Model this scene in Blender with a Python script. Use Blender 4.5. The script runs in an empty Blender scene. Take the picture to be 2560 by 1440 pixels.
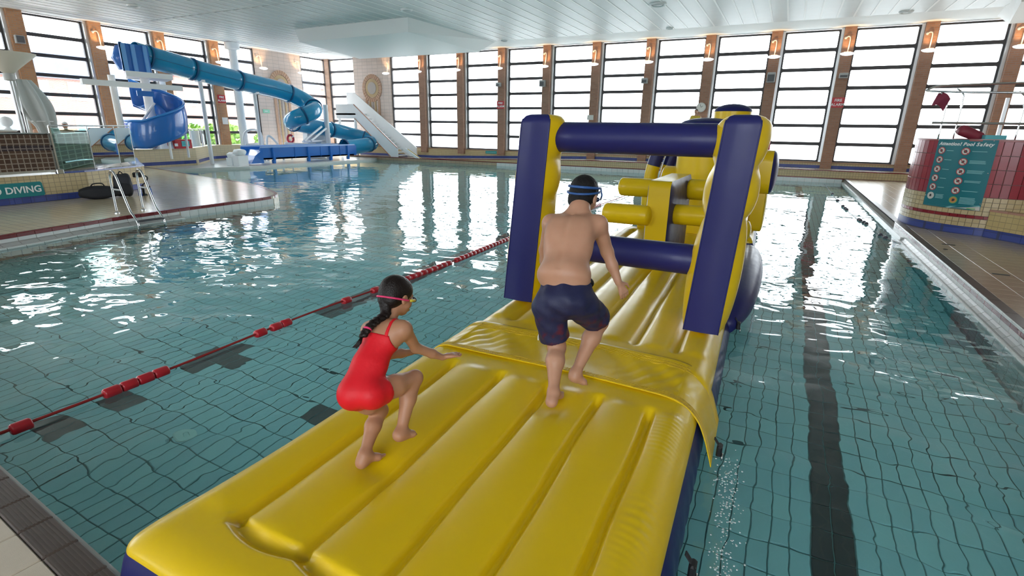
import bpy, bmesh, math, random
import numpy as np
from mathutils import Vector, Matrix
random.seed(7); rng = np.random.default_rng(7)
S = bpy.context.scene
COL = S.collection
PI = math.pi

# ------------------------------------------------------------------ camera
EYE = Vector((0, 0, 1.95))
cam_d = bpy.data.cameras.new('camera'); cam = bpy.data.objects.new('camera', cam_d); COL.objects.link(cam)
_yaw, _pit, _rol = -0.4705834, 0.298736, 0.0158536
_f = Vector((math.sin(_yaw)*math.cos(_pit), math.cos(_yaw)*math.cos(_pit), -math.sin(_pit)))
_r = Vector((math.cos(_yaw), -math.sin(_yaw), 0)); _u = _r.cross(_f)
_r2 = _r*math.cos(_rol) + _u*math.sin(_rol); _u2 = -_r*math.sin(_rol) + _u*math.cos(_rol)
cam.matrix_world = Matrix(((_r2.x, _u2.x, -_f.x, EYE.x), (_r2.y, _u2.y, -_f.y, EYE.y), (_r2.z, _u2.z, -_f.z, EYE.z), (0, 0, 0, 1)))
cam_d.sensor_width = 36; cam_d.lens = 36*1292.6/2560; cam_d.clip_start = .05; cam_d.clip_end = 500
S.camera = cam

# ------------------------------------------------------------------ sky, exposure
W = bpy.data.worlds.new('sky'); S.world = W; W.use_nodes = True
_bg = W.node_tree.nodes['Background']; _bg.inputs[0].default_value = (.90, .955, 1.0, 1); _bg.inputs[1].default_value = 5.0
S.view_settings.view_transform = 'Standard'; S.view_settings.look = 'None'; S.view_settings.gamma = 1
S.view_settings.use_curve_mapping = False; S.view_settings.exposure = 0.95
S.cycles.use_denoising = True; S.cycles.max_bounces = 14; S.cycles.transparent_max_bounces = 24
S.cycles.diffuse_bounces = 6; S.cycles.glossy_bounces = 6; S.cycles.transmission_bounces = 10
S.cycles.sample_clamp_indirect = 12

def portal(loc, rot, sx, sy):
    l = bpy.data.lights.new('portal', 'AREA'); l.shape = 'RECTANGLE'; l.size = sx; l.size_y = sy
    l.cycles.is_portal = True
    o = bpy.data.objects.new('portal', l); o.location = loc; o.rotation_euler = rot; COL.objects.link(o)
portal((-7.5, 27.6, 3.4), (-PI/2, 0, 0), 40, 5.6)
portal((-28.6, 11, 3.4), (0, -PI/2, 0), 5.6, 34)
portal((-7.5, -6.8, 3.4), (PI/2, 0, 0), 40, 5.6)

# ------------------------------------------------------------------ mesh helpers
ORI = {}
class G:
    """collects vertices and faces (with a material slot per face)"""
    def __init__(s): s.v = []; s.f = []; s.m = []
    def add(s, vs, fs, m=0):
        b = len(s.v); s.v += [tuple(float(c) for c in p) for p in vs]
        s.f += [tuple(b+i for i in f) for f in fs]; s.m += [m]*len(fs); return s
    def box(s, x0, x1, y0, y1, z0, z1, m=0):
        v = [(x, y, z) for z in (z0, z1) for y in (y0, y1) for x in (x0, x1)]
        return s.add(v, [(0, 2, 3, 1), (4, 5, 7, 6), (0, 1, 5, 4), (2, 6, 7, 3), (0, 4, 6, 2), (1, 3, 7, 5)], m)
    def cbox(s, x0, x1, y0, y1, z0, z1, c=.02, m=0):
        """box with chamfered vertical and top edges"""
        p = [(x0+c, y0), (x1-c, y0), (x1, y0+c), (x1, y1-c), (x1-c, y1), (x0+c, y1), (x0, y1-c), (x0, y0+c)]
        n = 8; v = [(a, b, z0) for a, b in p]+[(a, b, z1-c) for a, b in p]
        xm, ym = (x0+x1)/2, (y0+y1)/2
        kx = max(0, 1-2*c/(x1-x0)); ky = max(0, 1-2*c/(y1-y0))
        v += [(xm+(a-xm)*kx, ym+(b-ym)*ky, z1) for a, b in p]
        f = [tuple(reversed(range(n)))]
        for r in (0, n): f += [(r+i, r+(i+1) % n, r+n+(i+1) % n, r+n+i) for i in range(n)]
        f.append(tuple(range(2*n, 3*n)))
        return s.add(v, f, m)
    def obox(s, a, b, w, h, up=(0, 0, 1), m=0):
        """bar from a to b, w across, h along up"""
        a = Vector(a); b = Vector(b); d = (b-a).normalized(); u = Vector(up)
        if abs(d.dot(u)) > .98: u = Vector((1, 0, 0))
        r = d.cross(u).normalized()*w/2; u = r.cross(d).normalized()*h/2
        v = [p+q for p in (a, b) for q in (-r-u, r-u, r+u, -r+u)]
        return s.add(v, [(3, 2, 1, 0), (4, 5, 6, 7), (0, 1, 5, 4), (1, 2, 6, 5), (2, 3, 7, 6), (3, 0, 4, 7)], m)
    def tube(s, path, r, n=10, m=0, caps=True, closed=False, a0=0, a1=2*PI, squash=1):
        P = [Vector(p) for p in path]; N = len(P); R = r if isinstance(r, (list, tuple)) else [r]*N
        full = abs(a1-a0-2*PI) < 1e-6; k = n if full else n+1
        T = []
        for i in range(N):
            if closed: t = P[(i+1) % N]-P[i-1]
            else: t = P[min(i+1, N-1)]-P[max(i-1, 0)]
            T.append(t.normalized())
        u = Vector((0, 0, 1))
        if abs(T[0].dot(u)) > .95: u = Vector((0, 1, 0))
        vs = []
        for i in range(N):
            u = (u-T[i]*u.dot(T[i])).normalized(); w = T[i].cross(u)
            for j in range(k):
                an = a0+(a1-a0)*j/n
                vs.append(P[i]+(w*math.cos(an)*squash+u*math.sin(an))*R[i])
        fs = []
        for i in range(N if closed else N-1):
            i2 = (i+1) % N
            for j in range(n):
                j2 = (j+1) % k if full else j+1
                fs.append((i*k+j, i*k+j2, i2*k+j2, i2*k+j))
        if caps and not closed and full:
            fs.append(tuple(reversed(range(k)))); fs.append(tuple(range((N-1)*k, N*k)))
        return s.add(vs, fs, m)
    def lathe(s, prof, c=(0, 0, 0), n=24, m=0, cap=True):
        """prof: (radius, z) from bottom to top"""
        vs = [(c[0]+r*math.cos(2*PI*j/n), c[1]+r*math.sin(2*PI*j/n), c[2]+z) for r, z in prof for j in range(n)]
        fs = [(i*n+j, i*n+(j+1) % n, (i+1)*n+(j+1) % n, (i+1)*n+j) for i in range(len(prof)-1) for j in range(n)]
        if cap: fs += [tuple(reversed(range(n))), tuple(range((len(prof)-1)*n, len(prof)*n))]
        return s.add(vs, fs, m)
    def prism(s, poly, z0, z1, m=0):
        n = len(poly); a = sum(poly[i][0]*poly[(i+1) % n][1]-poly[(i+1) % n][0]*poly[i][1] for i in range(n))
        if a < 0: poly = poly[::-1]
        v = [(x, y, z0) for x, y in poly]+[(x, y, z1) for x, y in poly]
        return s.add(v, [tuple(reversed(range(n))), tuple(range(n, 2*n))]+[(i, (i+1) % n, n+(i+1) % n, n+i) for i in range(n)], m)
    def ball(s, c, r, n=12, k=8, m=0, sc=(1, 1, 1)):
        v = [(c[0], c[1], c[2]-r*sc[2])]
        for i in range(1, k):
            t = -PI/2+PI*i/k
            v += [(c[0]+r*sc[0]*math.cos(t)*math.cos(2*PI*j/n), c[1]+r*sc[1]*math.cos(t)*math.sin(2*PI*j/n), c[2]+r*sc[2]*math.sin(t)) for j in range(n)]
        v.append((c[0], c[1], c[2]+r*sc[2])); e = len(v)-1
        f = [(0, 1+(j+1) % n, 1+j) for j in range(n)]
        for i in range(k-2): f += [(1+i*n+j, 1+i*n+(j+1) % n, 1+(i+1)*n+(j+1) % n, 1+(i+1)*n+j) for j in range(n)]
        f += [(1+(k-2)*n+j, 1+(k-2)*n+(j+1) % n, e) for j in range(n)]
        return s.add(v, f, m)
    def grid(s, fn, nu, nv, m=0):
        v = [fn(i/nu, j/nv) for i in range(nu+1) for j in range(nv+1)]
        f = [(i*(nv+1)+j, (i+1)*(nv+1)+j, (i+1)*(nv+1)+j+1, i*(nv+1)+j+1) for i in range(nu) for j in range(nv)]
        return s.add(v, f, m)

def link(o, parent=None):
    COL.objects.link(o)
    if parent is not None: o.parent = parent
    return o
def tag(o, label=None, cat=None, group=None, kind=None):
    if label: o['label'] = label
    if cat: o['category'] = cat
    if group: o['group'] = group
    if kind: o['kind'] = kind
    return o
def root(name, loc, label, cat, group=None):
    o = bpy.data.objects.new(name, None); o.empty_display_size = .1; o.location = loc; ORI[o.name] = Vector(loc)
    link(o); return tag(o, label, cat, group)
def mk(name, g, mats, parent=None, smooth=False, bevel=0, loc=None, solid=0, sub=0, auto=None):
    """one mesh object; g is in world coordinates and is moved to the origin of its thing (or to loc)"""
    org = ORI.get(parent.name, Vector()) if parent is not None else Vector(loc or (0, 0, 0))
    me = bpy.data.meshes.new(name)
    v = [(p[0]-org.x, p[1]-org.y, p[2]-org.z) for p in g.v]
    me.from_pydata(v, [], g.f)
    for m in (mats if isinstance(mats, (list, tuple)) else [mats]): me.materials.append(m)
    if any(g.m): me.polygons.foreach_set('material_index', g.m)
    if smooth: me.polygons.foreach_set('use_smooth', [True]*len(g.f))
    me.update()
    o = bpy.data.objects.new(name, me); link(o, parent)
    if parent is None: o.location = org
    ORI[o.name] = org
    if solid:
        md = o.modifiers.new('thickness', 'SOLIDIFY'); md.thickness = solid; md.offset = 0
    if bevel:
        md = o.modifiers.new('bevel', 'BEVEL'); md.width = bevel; md.segments = 2; md.limit_method = 'ANGLE'
    if sub:
        md = o.modifiers.new('sub', 'SUBSURF'); md.levels = sub; md.render_levels = sub
    if auto is not None:
        me.polygons.foreach_set('use_smooth', [True]*len(g.f))
        try: me.set_sharp_from_angle(angle=auto)
        except Exception: pass
    return o
def inst(src, name, loc, parent, rz=0):
    """object sharing a mesh, loc in world coordinates"""
    o = bpy.data.objects.new(name, src if isinstance(src, bpy.types.Mesh) else src.data)
    org = ORI.get(parent.name, Vector()) if parent is not None else Vector()
    o.location = Vector(loc)-org; o.rotation_euler = (0, 0, rz); link(o, parent); return o
def mesh_of(name, g, mat):
    me = bpy.data.meshes.new(name); me.from_pydata(g.v, [], g.f); me.materials.append(mat); me.update(); return me
def copy_tree(o, loc, label=None, rz=None):
    c = o.copy(); link(c); c.location = loc; ORI[c.name] = Vector(loc)
    if rz is not None: c.rotation_euler = (0, 0, rz)
    if label: c['label'] = label
    for ch in list(o.children):
        d = ch.copy(); link(d, c)
        for e in list(ch.children): link(e.copy(), d)
    return c
def spline(pts, n=8):
    """Catmull-Rom through pts"""
    P = [Vector(p) for p in pts]; P = [2*P[0]-P[1]]+P+[2*P[-1]-P[-2]]; out = []
    for i in range(1, len(P)-2):
        a, b, c, d = P[i-1:i+3]
        for k in range(n):
            t = k/n
            out.append(.5*((2*b)+(c-a)*t+(2*a-5*b+4*c-d)*t*t+(-a+3*b-3*c+d)*t**3))
    out.append(P[-2]); return out

# ------------------------------------------------------------------ materials
def mat(name, col, rough=.5, spec=.5, metal=0, coat=0, bump=None, vary=None, sss=0, trans=0, ior=1.45):
    m = bpy.data.materials.new(name); m.use_nodes = True; nt = m.node_tree; b = nt.nodes['Principled BSDF']
    b.inputs['Base Color'].default_value = (*col, 1); b.inputs['Roughness'].default_value = rough
    b.inputs['Metallic'].default_value = metal; b.inputs['Specular IOR Level'].default_value = spec
    b.inputs['Coat Weight'].default_value = coat; b.inputs['IOR'].default_value = ior
    b.inputs['Transmission Weight'].default_value = trans
    if sss:
        b.inputs['Subsurface Weight'].default_value = sss; b.inputs['Subsurface Radius'].default_value = (.02, .008, .005)
        b.inputs['Subsurface Scale'].default_value = .4
    N = nt.nodes; L = nt.links
    if bump or vary:
        tc = N.new('ShaderNodeTexCoord')
    if vary:
        sc, amt = vary
        no = N.new('ShaderNodeTexNoise'); no.inputs['Scale'].default_value = sc; no.inputs['Detail'].default_value = 4
        L.new(tc.outputs['Object'], no.inputs['Vector'])
        mx = N.new('ShaderNodeMix'); mx.data_type = 'RGBA'
        mx.inputs[6].default_value = (*[c*(1-amt) for c in col], 1); mx.inputs[7].default_value = (*[min(1, c*(1+amt)) for c in col], 1)
        L.new(no.outputs['Fac'], mx.inputs[0]); L.new(mx.outputs[2], b.inputs['Base Color'])
    if bump:
        sc, st = bump
        no = N.new('ShaderNodeTexNoise'); no.inputs['Scale'].default_value = sc; no.inputs['Detail'].default_value = 3
        L.new(tc.outputs['Object'], no.inputs['Vector'])
        bp = N.new('ShaderNodeBump'); bp.inputs['Strength'].default_value = st; bp.inputs['Distance'].default_value = .01
        L.new(no.outputs['Fac'], bp.inputs['Height']); L.new(bp.outputs['Normal'], b.inputs['Normal'])
    return m
def brickmat(name, c1, c2, mortar, bw, bh, gap=.008, rough=.6, rot=None, offset=.5, spec=.4):
    """tile or brick pattern from box-projected object coordinates; rot: 'xz', 'yz' or 'xy' plane"""
    m = mat(name, c1, rough, spec); nt = m.node_tree; N = nt.nodes; L = nt.links; b = N['Principled BSDF']
    tc = N.new('ShaderNodeTexCoord'); sp = N.new('ShaderNodeSeparateXYZ'); cb = N.new('ShaderNodeCombineXYZ')
    L.new(tc.outputs['Object'], sp.inputs[0])
    a = rot or 'xz'
    if a == 'vz':     # upright faces that run the other way: x-y along
        ad = N.new('ShaderNodeMath'); ad.operation = 'SUBTRACT'; L.new(sp.outputs['X'], ad.inputs[0]); L.new(sp.outputs['Y'], ad.inputs[1])
        L.new(ad.outputs[0], cb.inputs[0]); L.new(sp.outputs['Z'], cb.inputs[1])
    elif a == 'wz':     # any upright face: x+y along, z up
        ad = N.new('ShaderNodeMath'); ad.operation = 'ADD'; L.new(sp.outputs['X'], ad.inputs[0]); L.new(sp.outputs['Y'], ad.inputs[1])
        L.new(ad.outputs[0], cb.inputs[0]); L.new(sp.outputs['Z'], cb.inputs[1])
    else:
        L.new(sp.outputs[a[0].upper()], cb.inputs[0]); L.new(sp.outputs[a[1].upper()], cb.inputs[1])
    br = N.new('ShaderNodeTexBrick'); L.new(cb.outputs[0], br.inputs['Vector'])
    br.offset = offset; br.inputs['Scale'].default_value = 1; br.inputs['Brick Width'].default_value = bw; br.inputs['Row Height'].default_value = bh
    br.inputs['Mortar Size'].default_value = gap; br.inputs['Mortar Smooth'].default_value = .1
    br.inputs['Color1'].default_value = (*c1, 1); br.inputs['Color2'].default_value = (*c2, 1); br.inputs['Mortar'].default_value = (*mortar, 1)
    L.new(br.outputs['Color'], b.inputs['Base Color'])
    bp = N.new('ShaderNodeBump'); bp.inputs['Strength'].default_value = .5; bp.inputs['Distance'].default_value = .004; bp.invert = True
    L.new(br.outputs['Fac'], bp.inputs['Height']); L.new(bp.outputs['Normal'], b.inputs['Normal'])
    return m
def glassmat(name, tint, ior=1.3):
    """pane seen through from both sides: clear, with mirror reflections that grow at grazing angles"""
    m = bpy.data.materials.new(name); m.use_nodes = True; nt = m.node_tree; nt.nodes.clear(); N = nt.nodes; L = nt.links
    o = N.new('ShaderNodeOutputMaterial'); mx = N.new('ShaderNodeMixShader'); t = N.new('ShaderNodeBsdfTransparent'); g = N.new('ShaderNodeBsdfGlossy')
    fr = N.new('ShaderNodeFresnel'); fr.inputs[0].default_value = ior; g.inputs['Roughness'].default_value = 0
    t.inputs[0].default_value = (*tint, 1); g.inputs[0].default_value = (.9, .95, .95, 1)
    L.new(fr.outputs[0], mx.inputs[0]); L.new(t.outputs[0], mx.inputs[1]); L.new(g.outputs[0], mx.inputs[2]); L.new(mx.outputs[0], o.inputs[0])
    return m
def emit(name, col, st):
    m = bpy.data.materials.new(name); m.use_nodes = True; b = m.node_tree.nodes['Principled BSDF']
    b.inputs['Base Color'].default_value = (*col, 1); b.inputs['Emission Color'].default_value = (*col, 1); b.inputs['Emission Strength'].default_value = st
    return m

def vinyl(name, col, rough=.32):
    """inflatable tarpaulin: soft sheen, fine wrinkles, small wet specks"""
    m = mat(name, col, rough, .35, coat=.06); nt = m.node_tree; N = nt.nodes; L = nt.links; b = N['Principled BSDF']
    b.inputs['Coat Roughness'].default_value = .12
    tc = N.new('ShaderNodeTexCoord'); n1 = N.new('ShaderNodeTexNoise'); n1.inputs['Scale'].default_value = 9; n1.inputs['Detail'].default_value = 5
    n2 = N.new('ShaderNodeTexNoise'); n2.inputs['Scale'].default_value = 90
    L.new(tc.outputs['Object'], n1.inputs['Vector']); L.new(tc.outputs['Object'], n2.inputs['Vector'])
    ad = N.new('ShaderNodeMath'); ad.operation = 'MULTIPLY_ADD'; ad.inputs[1].default_value = .06
    L.new(n2.outputs['Fac'], ad.inputs[0]); L.new(n1.outputs['Fac'], ad.inputs[2])
    bp = N.new('ShaderNodeBump'); bp.inputs['Strength'].default_value = .05; bp.inputs['Distance'].default_value = .015
    L.new(ad.outputs[0], bp.inputs['Height']); L.new(bp.outputs['Normal'], b.inputs['Normal'])
    mr = N.new('ShaderNodeMapRange'); mr.inputs[1].default_value = .35; mr.inputs[2].default_value = .65; mr.inputs[3].default_value = rough-.03; mr.inputs[4].default_value = rough+.04
    L.new(n1.outputs['Fac'], mr.inputs[0]); L.new(mr.outputs[0], b.inputs['Roughness'])
    return m

M_YEL = vinyl('yellow vinyl', (.72, .475, .005)); M_BLU = vinyl('blue vinyl', (.014, .015, .10), .4)
M_BLK = mat('black plastic', (.012, .012, .014), .5); M_STRAP = mat('black webbing', (.02, .02, .022), .8)
M_WHITE = mat('white paint', (.86, .87, .88), .5, vary=(3, .02)); M_CEIL = mat('ceiling white', (.86, .87, .87), .7, vary=(1, .02))
M_PANEL = mat('ceiling panel', (.64, .67, .68), .45, vary=(2, .05)); M_STEEL = mat('stainless steel', (.62, .63, .64), .22, metal=1)
M_ALU = mat('brushed aluminium', (.75, .76, .78), .35, metal=.6); M_FRAME = mat('dark bronze frame', (.055, .05, .055), .45)
M_BRICK = brickmat('orange brick', (.33, .17, .11), (.39, .21, .14), (.30, .22, .19), .225, .075, .008, .8, 'wz')
M_BRICK_FLARE = brickmat('flare-tinted brick', (.46, .22, .11), (.54, .28, .14), (.40, .30, .24), .225, .075, .008, .8, 'wz')  # left pillars: same brick, with orange lens flare put into the colour
M_PINK = brickmat('pale pinkish wall tile', (.66, .54, .48), (.70, .58, .52), (.50, .42, .38), .4, .2, .01, .6, 'wz', 0)
M_TAN = brickmat('tan wall tile', (.58, .45, .25), (.63, .50, .29), (.36, .28, .18), .1, .1, .006, .35, 'wz', 0)
M_BTILE = brickmat('blue wall tile', (.04, .06, .25), (.055, .08, .30), (.05, .06, .14), .2, .1, .004, .3, 'wz', 0)
M_BROWN = brickmat('brown mosaic tile', (.065, .032, .02), (.095, .05, .03), (.30, .24, .19), .105, .105, .01, .3, 'wz', 0)
M_DECK = brickmat('deck tile', (.56, .46, .32), (.61, .51, .36), (.36, .31, .25), .3, .15, .008, .18, 'xy', 0)
M_BEIGE = mat('beige deck tile', (.54, .45, .35), .35, vary=(40, .06), bump=(300, .15))
M_RIB = mat('dark brown edge tile', (.085, .06, .05), .4, vary=(14, .2)); M_GROUT = mat('grout', (.20, .18, .16), .9, bump=(80, .3))
M_RED = mat('dark red tile', (.17, .014, .02), .22, vary=(6, .25)); M_WTILE = mat('white tile', (.70, .72, .71), .25, vary=(8, .05))
M_GUT = mat('grey gutter tile', (.42, .42, .41), .3, vary=(5, .08)); M_LIP = mat('white lip tile', (.8, .8, .78), .25)
M_PTILE = [mat('pool tile', (.36, .75, .79), .35), mat('pool tile', (.34, .72, .77), .35), mat('pool tile', (.38, .78, .81), .35)]
M_PDARK = mat('dark lane tile', (.035, .05, .055), .35); M_PMID = mat('charcoal marking tile', (.10, .13, .135), .35); M_PGROUT = mat('pool grout', (.12, .27, .28), .9)
M_PWALL = brickmat('pool wall tile', (.26, .50, .52), (.24, .47, .50), (.08, .18, .19), .25, .125, .006, .35, 'wz', 0)
M_TEAL = mat('teal sign', (.0, .20, .22), .4); M_SIGNW = mat('white print', (.85, .86, .86), .5)
M_SRED = mat('red sign', (.55, .03, .04), .4); M_TUBE = mat('turquoise fibreglass', (.015, .27, .50), .16, coat=.5)
M_SLB = mat('blue fibreglass', (.02, .16, .55), .2, coat=.4); M_RING = mat('dark blue flange', (.01, .09, .22), .4)
M_GLASS = glassmat('window glass', (.97, .98, .98)); M_BGLASS = glassmat('green balustrade glass', (.72, .90, .86), 1.13)
M_ROPE = mat('red rope', (.30, .02, .02), .6); M_FLOAT = mat('red float', (.42, .015, .025), .3)

# ------------------------------------------------------------------ water surface
def watermat():
    m = bpy.data.materials.new('pool water'); m.use_nodes = True; nt = m.node_tree; N = nt.nodes; L = nt.links; b = N['Principled BSDF']
    b.inputs['Base Color'].default_value = (.80, .97, .96, 1); b.inputs['Roughness'].default_value = 0; b.inputs['IOR'].default_value = 1.33
    b.inputs['Transmission Weight'].default_value = 1
    tc = N.new('ShaderNodeTexCoord')
    def noise(scale, sx, sy, det, dist=0):
        mp = N.new('ShaderNodeMapping'); mp.inputs['Scale'].default_value = (sx, sy, 1); L.new(tc.outputs['Object'], mp.inputs[0])
        n = N.new('ShaderNodeTexNoise'); n.inputs['Scale'].default_value = scale; n.inputs['Detail'].default_value = det; n.inputs['Distortion'].default_value = dist
        L.new(mp.outputs[0], n.inputs['Vector']); return n.outputs['Fac']
    def mad(a, k, c):
        x = N.new('ShaderNodeMath'); x.operation = 'MULTIPLY_ADD'; L.new(a, x.inputs[0]); x.inputs[1].default_value = k
        if c is None: x.inputs[2].default_value = 0
        else: L.new(c, x.inputs[2])
        return x.outputs[0]
    h = mad(noise(.9, 1, 1.3, .5, .3), 1.3, None)
    h = mad(noise(2.6, 1, 1.4, 1.0, .5), .45, h)
    h = mad(noise(8, 1, 1.3, 1, .2), .014, h)
    sp = N.new('ShaderNodeSeparateXYZ'); L.new(tc.outputs['Object'], sp.inputs[0])
    mr = N.new('ShaderNodeMapRange'); mr.inputs[1].default_value = 4; mr.inputs[2].default_value = 15; mr.inputs[3].default_value = 1.0; mr.inputs[4].default_value = .30
    L.new(sp.outputs['Y'], mr.inputs[0])                 # the water is livelier where the swimmers are
    hm = N.new('ShaderNodeMath'); hm.operation = 'MULTIPLY'; L.new(h, hm.inputs[0]); L.new(mr.outputs[0], hm.inputs[1]); h = hm.outputs[0]
    bp = N.new('ShaderNodeBump'); bp.inputs['Strength'].default_value = 1; bp.inputs['Distance'].default_value = WATER_AMP
    L.new(h, bp.inputs['Height']); L.new(bp.outputs['Normal'], b.inputs['Normal'])
    return m
WATER_AMP = .028
M_WATER = watermat()
# ================================================================== SETTING
ZD = .19                       # deck level above the water
def struct(o, label=None):
    o['kind'] = 'structure'
    if label: o['label'] = label
    return o
def path_at(P, s):
    for a, b in zip(P[:-1], P[1:]):
        a = Vector((a[0], a[1])); b = Vector((b[0], b[1])); L = (b-a).length
        if s <= L: return a+(b-a)*(s/L)
        s -= L
    return b
def path_len(P): return sum((Vector(b[:2])-Vector(a[:2])).length for a, b in zip(P[:-1], P[1:]))
def strip_pieces(name, parent, P, prof, pitch, m, side=1, gap=.008, s0=0, s1=None):
    """pieces of a constant cross-section (n outward, z) set one after the other along path P"""
    L = s1 or path_len(P); k = max(1, round((L-s0)/pitch)); st = (L-s0)/k
    for i in range(k):
        a = path_at(P, s0+i*st+gap/2); b = path_at(P, s0+(i+1)*st-gap/2)
        t = (b-a).normalized(); n = Vector((t.y, -t.x))*side
        g = G(); q = len(prof)
        for e in (a, b): g.v += [(e.x+n.x*pn, e.y+n.y*pn, pz) for pn, pz in prof]
        fs = [(j, (j+1) % q, q+(j+1) % q, q+j) for j in range(q)]+[tuple(reversed(range(q))), tuple(range(q, 2*q))]
        if side < 0: fs = [tuple(reversed(f)) for f in fs]
        g.f = fs; g.m = [0]*len(fs)
        mk(name, g, m, parent)

# ---- pool basin
basin = struct(mk('floor_pool', G().box(-25, 2.6, .3, 25.8, -1.12, -1.01), M_PGROUT))
TX, TY = .12, .245
tm = [mesh_of('tile', G().cbox(-TX/2+.004, TX/2-.004, -TY/2+.004, TY/2-.004, -1.012, -1.0, .003), m) for m in M_PTILE]
tmd = [None]+[mesh_of('tile', G().cbox(-TX/2+.004, TX/2-.004, -TY/2+.004, TY/2-.004, -1.012, -1.0, .003), m) for m in (M_PDARK, M_PMID)]
def dark(x, y):
    if .51 < x < .75: return 1                                     # lane line right of the course
    if -5.12 < x < -4.78 and (1.5 < y < 1.7 or 1.98 < y < 2.2 or 4.3 < y < 24): return 2
    if -5.3 < x < -4.66 and 2.95 < y < 3.2: return 2
    if -5.12 < x < -4.86 and 2.75 < y < 3.4: return 2
    if -3.45 < x < -2.4 and 2.66 < y < 2.92: return 2
    return 0
near = []; rest = []
for i in range(-80, 20):
    for j in range(3, 49):
        x, y = .63+(i+.5)*TX, .0+(j+.5)*TY
        if x > 2.2 or x < -9 or y < .7: continue
        vis = (-4.3 < x < -2.6 and .9 < y < 2.45) or (-.05 < x < 2.0 and 2.1 < y < 4.1)
        (near if vis and len(near) < 300 else rest).append((x, y))
for x, y in near: inst(tmd[dark(x, y)] if dark(x, y) else tm[rng.integers(3)], 'tile', (x, y, 0), basin)
gs = G()
for x, y in rest:
    q = .004; gs.add([(x-TX/2+q, y-TY/2+q, -1), (x+TX/2-q, y-TY/2+q, -1), (x+TX/2-q, y+TY/2-q, -1), (x-TX/2+q, y+TY/2-q, -1)], [(0, 1, 2, 3)], 2+dark(x, y) if dark(x, y) else int(rng.integers(3)))
o = mk('tile_field', gs, M_PTILE+[M_PDARK, M_PMID], basin); o['kind'] = 'stuff'
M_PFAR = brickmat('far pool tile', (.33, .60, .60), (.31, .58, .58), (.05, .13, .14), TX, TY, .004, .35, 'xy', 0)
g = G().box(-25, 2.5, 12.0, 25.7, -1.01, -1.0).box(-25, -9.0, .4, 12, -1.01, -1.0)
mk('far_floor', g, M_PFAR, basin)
mk('lane_line', G().box(.51, .75, 12, 24, -1.0, -.996).box(-5.12, -4.78, 12, 24, -1, -.996), M_PDARK, basin)
g = G()
for k, (x, y) in enumerate([(-4.0, 2.05)]):
    g.lathe([(.078, 0), (.078, .012), (.066, .02), (.02, .022), (.018, .016)], (x, y, -1.0), 28)
mk('inlet_cover', g, mat('pale inlet cover', (.50, .88, .85), .4), basin)
struct(mk('wall_pool', G().box(2.22, 2.5, .3, 25.7, -1.05, 0).box(-25, 2.5, 25.46, 25.7, -1.05, .0), M_PWALL))
water = struct(mk('water', G().add([(-25.2, .55, 0), (2.25, .3, 0), (2.25, 25.45, 0), (-25.2, 25.45, 0)], [(0, 1, 2, 3)]), M_WATER))

# ---- near deck (camera side)
def edgeY(x): return .85-.069*(x+3.46)
floor = struct(mk('floor', G().prism([(-10.7, edgeY(-10.7)-.02), (2.35, edgeY(2.35)-.02), (2.35, -6), (-10.7, -6)], -1.1, ZD-.012), M_GROUT))
th = math.atan(-.069)
te = mesh_of('edge_tile', G().cbox(-.132, .132, -.115, .012, -.05, 0, .006), M_RIB)
for r in range(9): te_ = None
tb = mesh_of('deck_tile', G().cbox(-.132, .132, -.132, .132, -.03, 0, .004), M_BEIGE)
gr = G()
for k in range(-4, 16):
    x = -3.195-.268*(k-3)*-1 if False else -3.195+.268*(k-2)
    inst(te, 'edge_tile', (x, edgeY(x)-.012, ZD), floor, th)
    for r in range(5):
        xx = x-math.sin(th)*-.0-.069*(.26+.268*r)*1
        inst(tb, 'deck_tile', (xx, edgeY(x)-.262-.268*r, ZD-.002), floor, th)
    for r in range(7):
        y0 = -.10+r*.0155
        c, s_ = math.cos(th), math.sin(th)
        gr.obox((x-.125*c-s_*y0, edgeY(x)-.012-.125*s_+c*y0, ZD+.0005), (x+.125*c-s_*y0, edgeY(x)-.012+.125*s_+c*y0, ZD+.0005), .006, .004)
o = mk('grip_ribs', gr, M_RIB, floor); o['kind'] = 'stuff'
lip = G(); lip.obox((-6, edgeY(-6)+.005, ZD-.03), (2.3, edgeY(2.3)+.005, ZD-.03), .02, .03)
mk('edge_lip', lip, M_GUT, floor)

# ---- left deck with its rounded tip
LE = [(-10.55, 1.34), (-10.97, 3.5), (-11.37, 5.3), (-11.52, 7), (-11.55, 8.6), (-11.62, 9.15), (-11.95, 9.58), (-12.5, 9.9), (-14.2, 10.7), (-15.4, 11), (-18.3, 11.5), (-21.6, 12.3), (-24.3, 12.8)]
dl = struct(mk('floor_left', G().prism(LE+[(-28, 12.8), (-28, -6), (-10.7, -6)], -1.1, ZD), M_DECK))
strip_pieces('coping_tile', dl, LE, [(0.0, ZD+.004), (.012, ZD-.004), (.012, ZD-.06), (-.05, ZD-.06), (-.08, ZD+.004)], .27, M_RED)
strip_pieces('rim_tile', dl, LE, [(.008, ZD-.062), (.012, ZD-.066), (.012, ZD-.12), (-.03, ZD-.12), (-.03, ZD-.062)], .27, M_WTILE, s1=5.4)
strip_pieces('gutter_tile', dl, LE, [(.0, ZD-.122), (.035, .05), (.08, .018), (.14, .012), (.14, -.02), (.0, -.02), (-.03, ZD-.122)], .27, M_GUT, s1=5.4)
strip_pieces('lip_tile', dl, LE, [(.14, .014), (.165, .012), (.17, -.25), (.1, -.25), (.1, .0)], .27, M_LIP, s1=5.4)
strip_pieces('wall_tile', dl, LE, [(.008, ZD-.062), (.012, ZD-.066), (.012, -.3), (-.03, -.3), (-.03, ZD-.062)], .2, M_WTILE, s0=5.42, s1=7.9)
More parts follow.
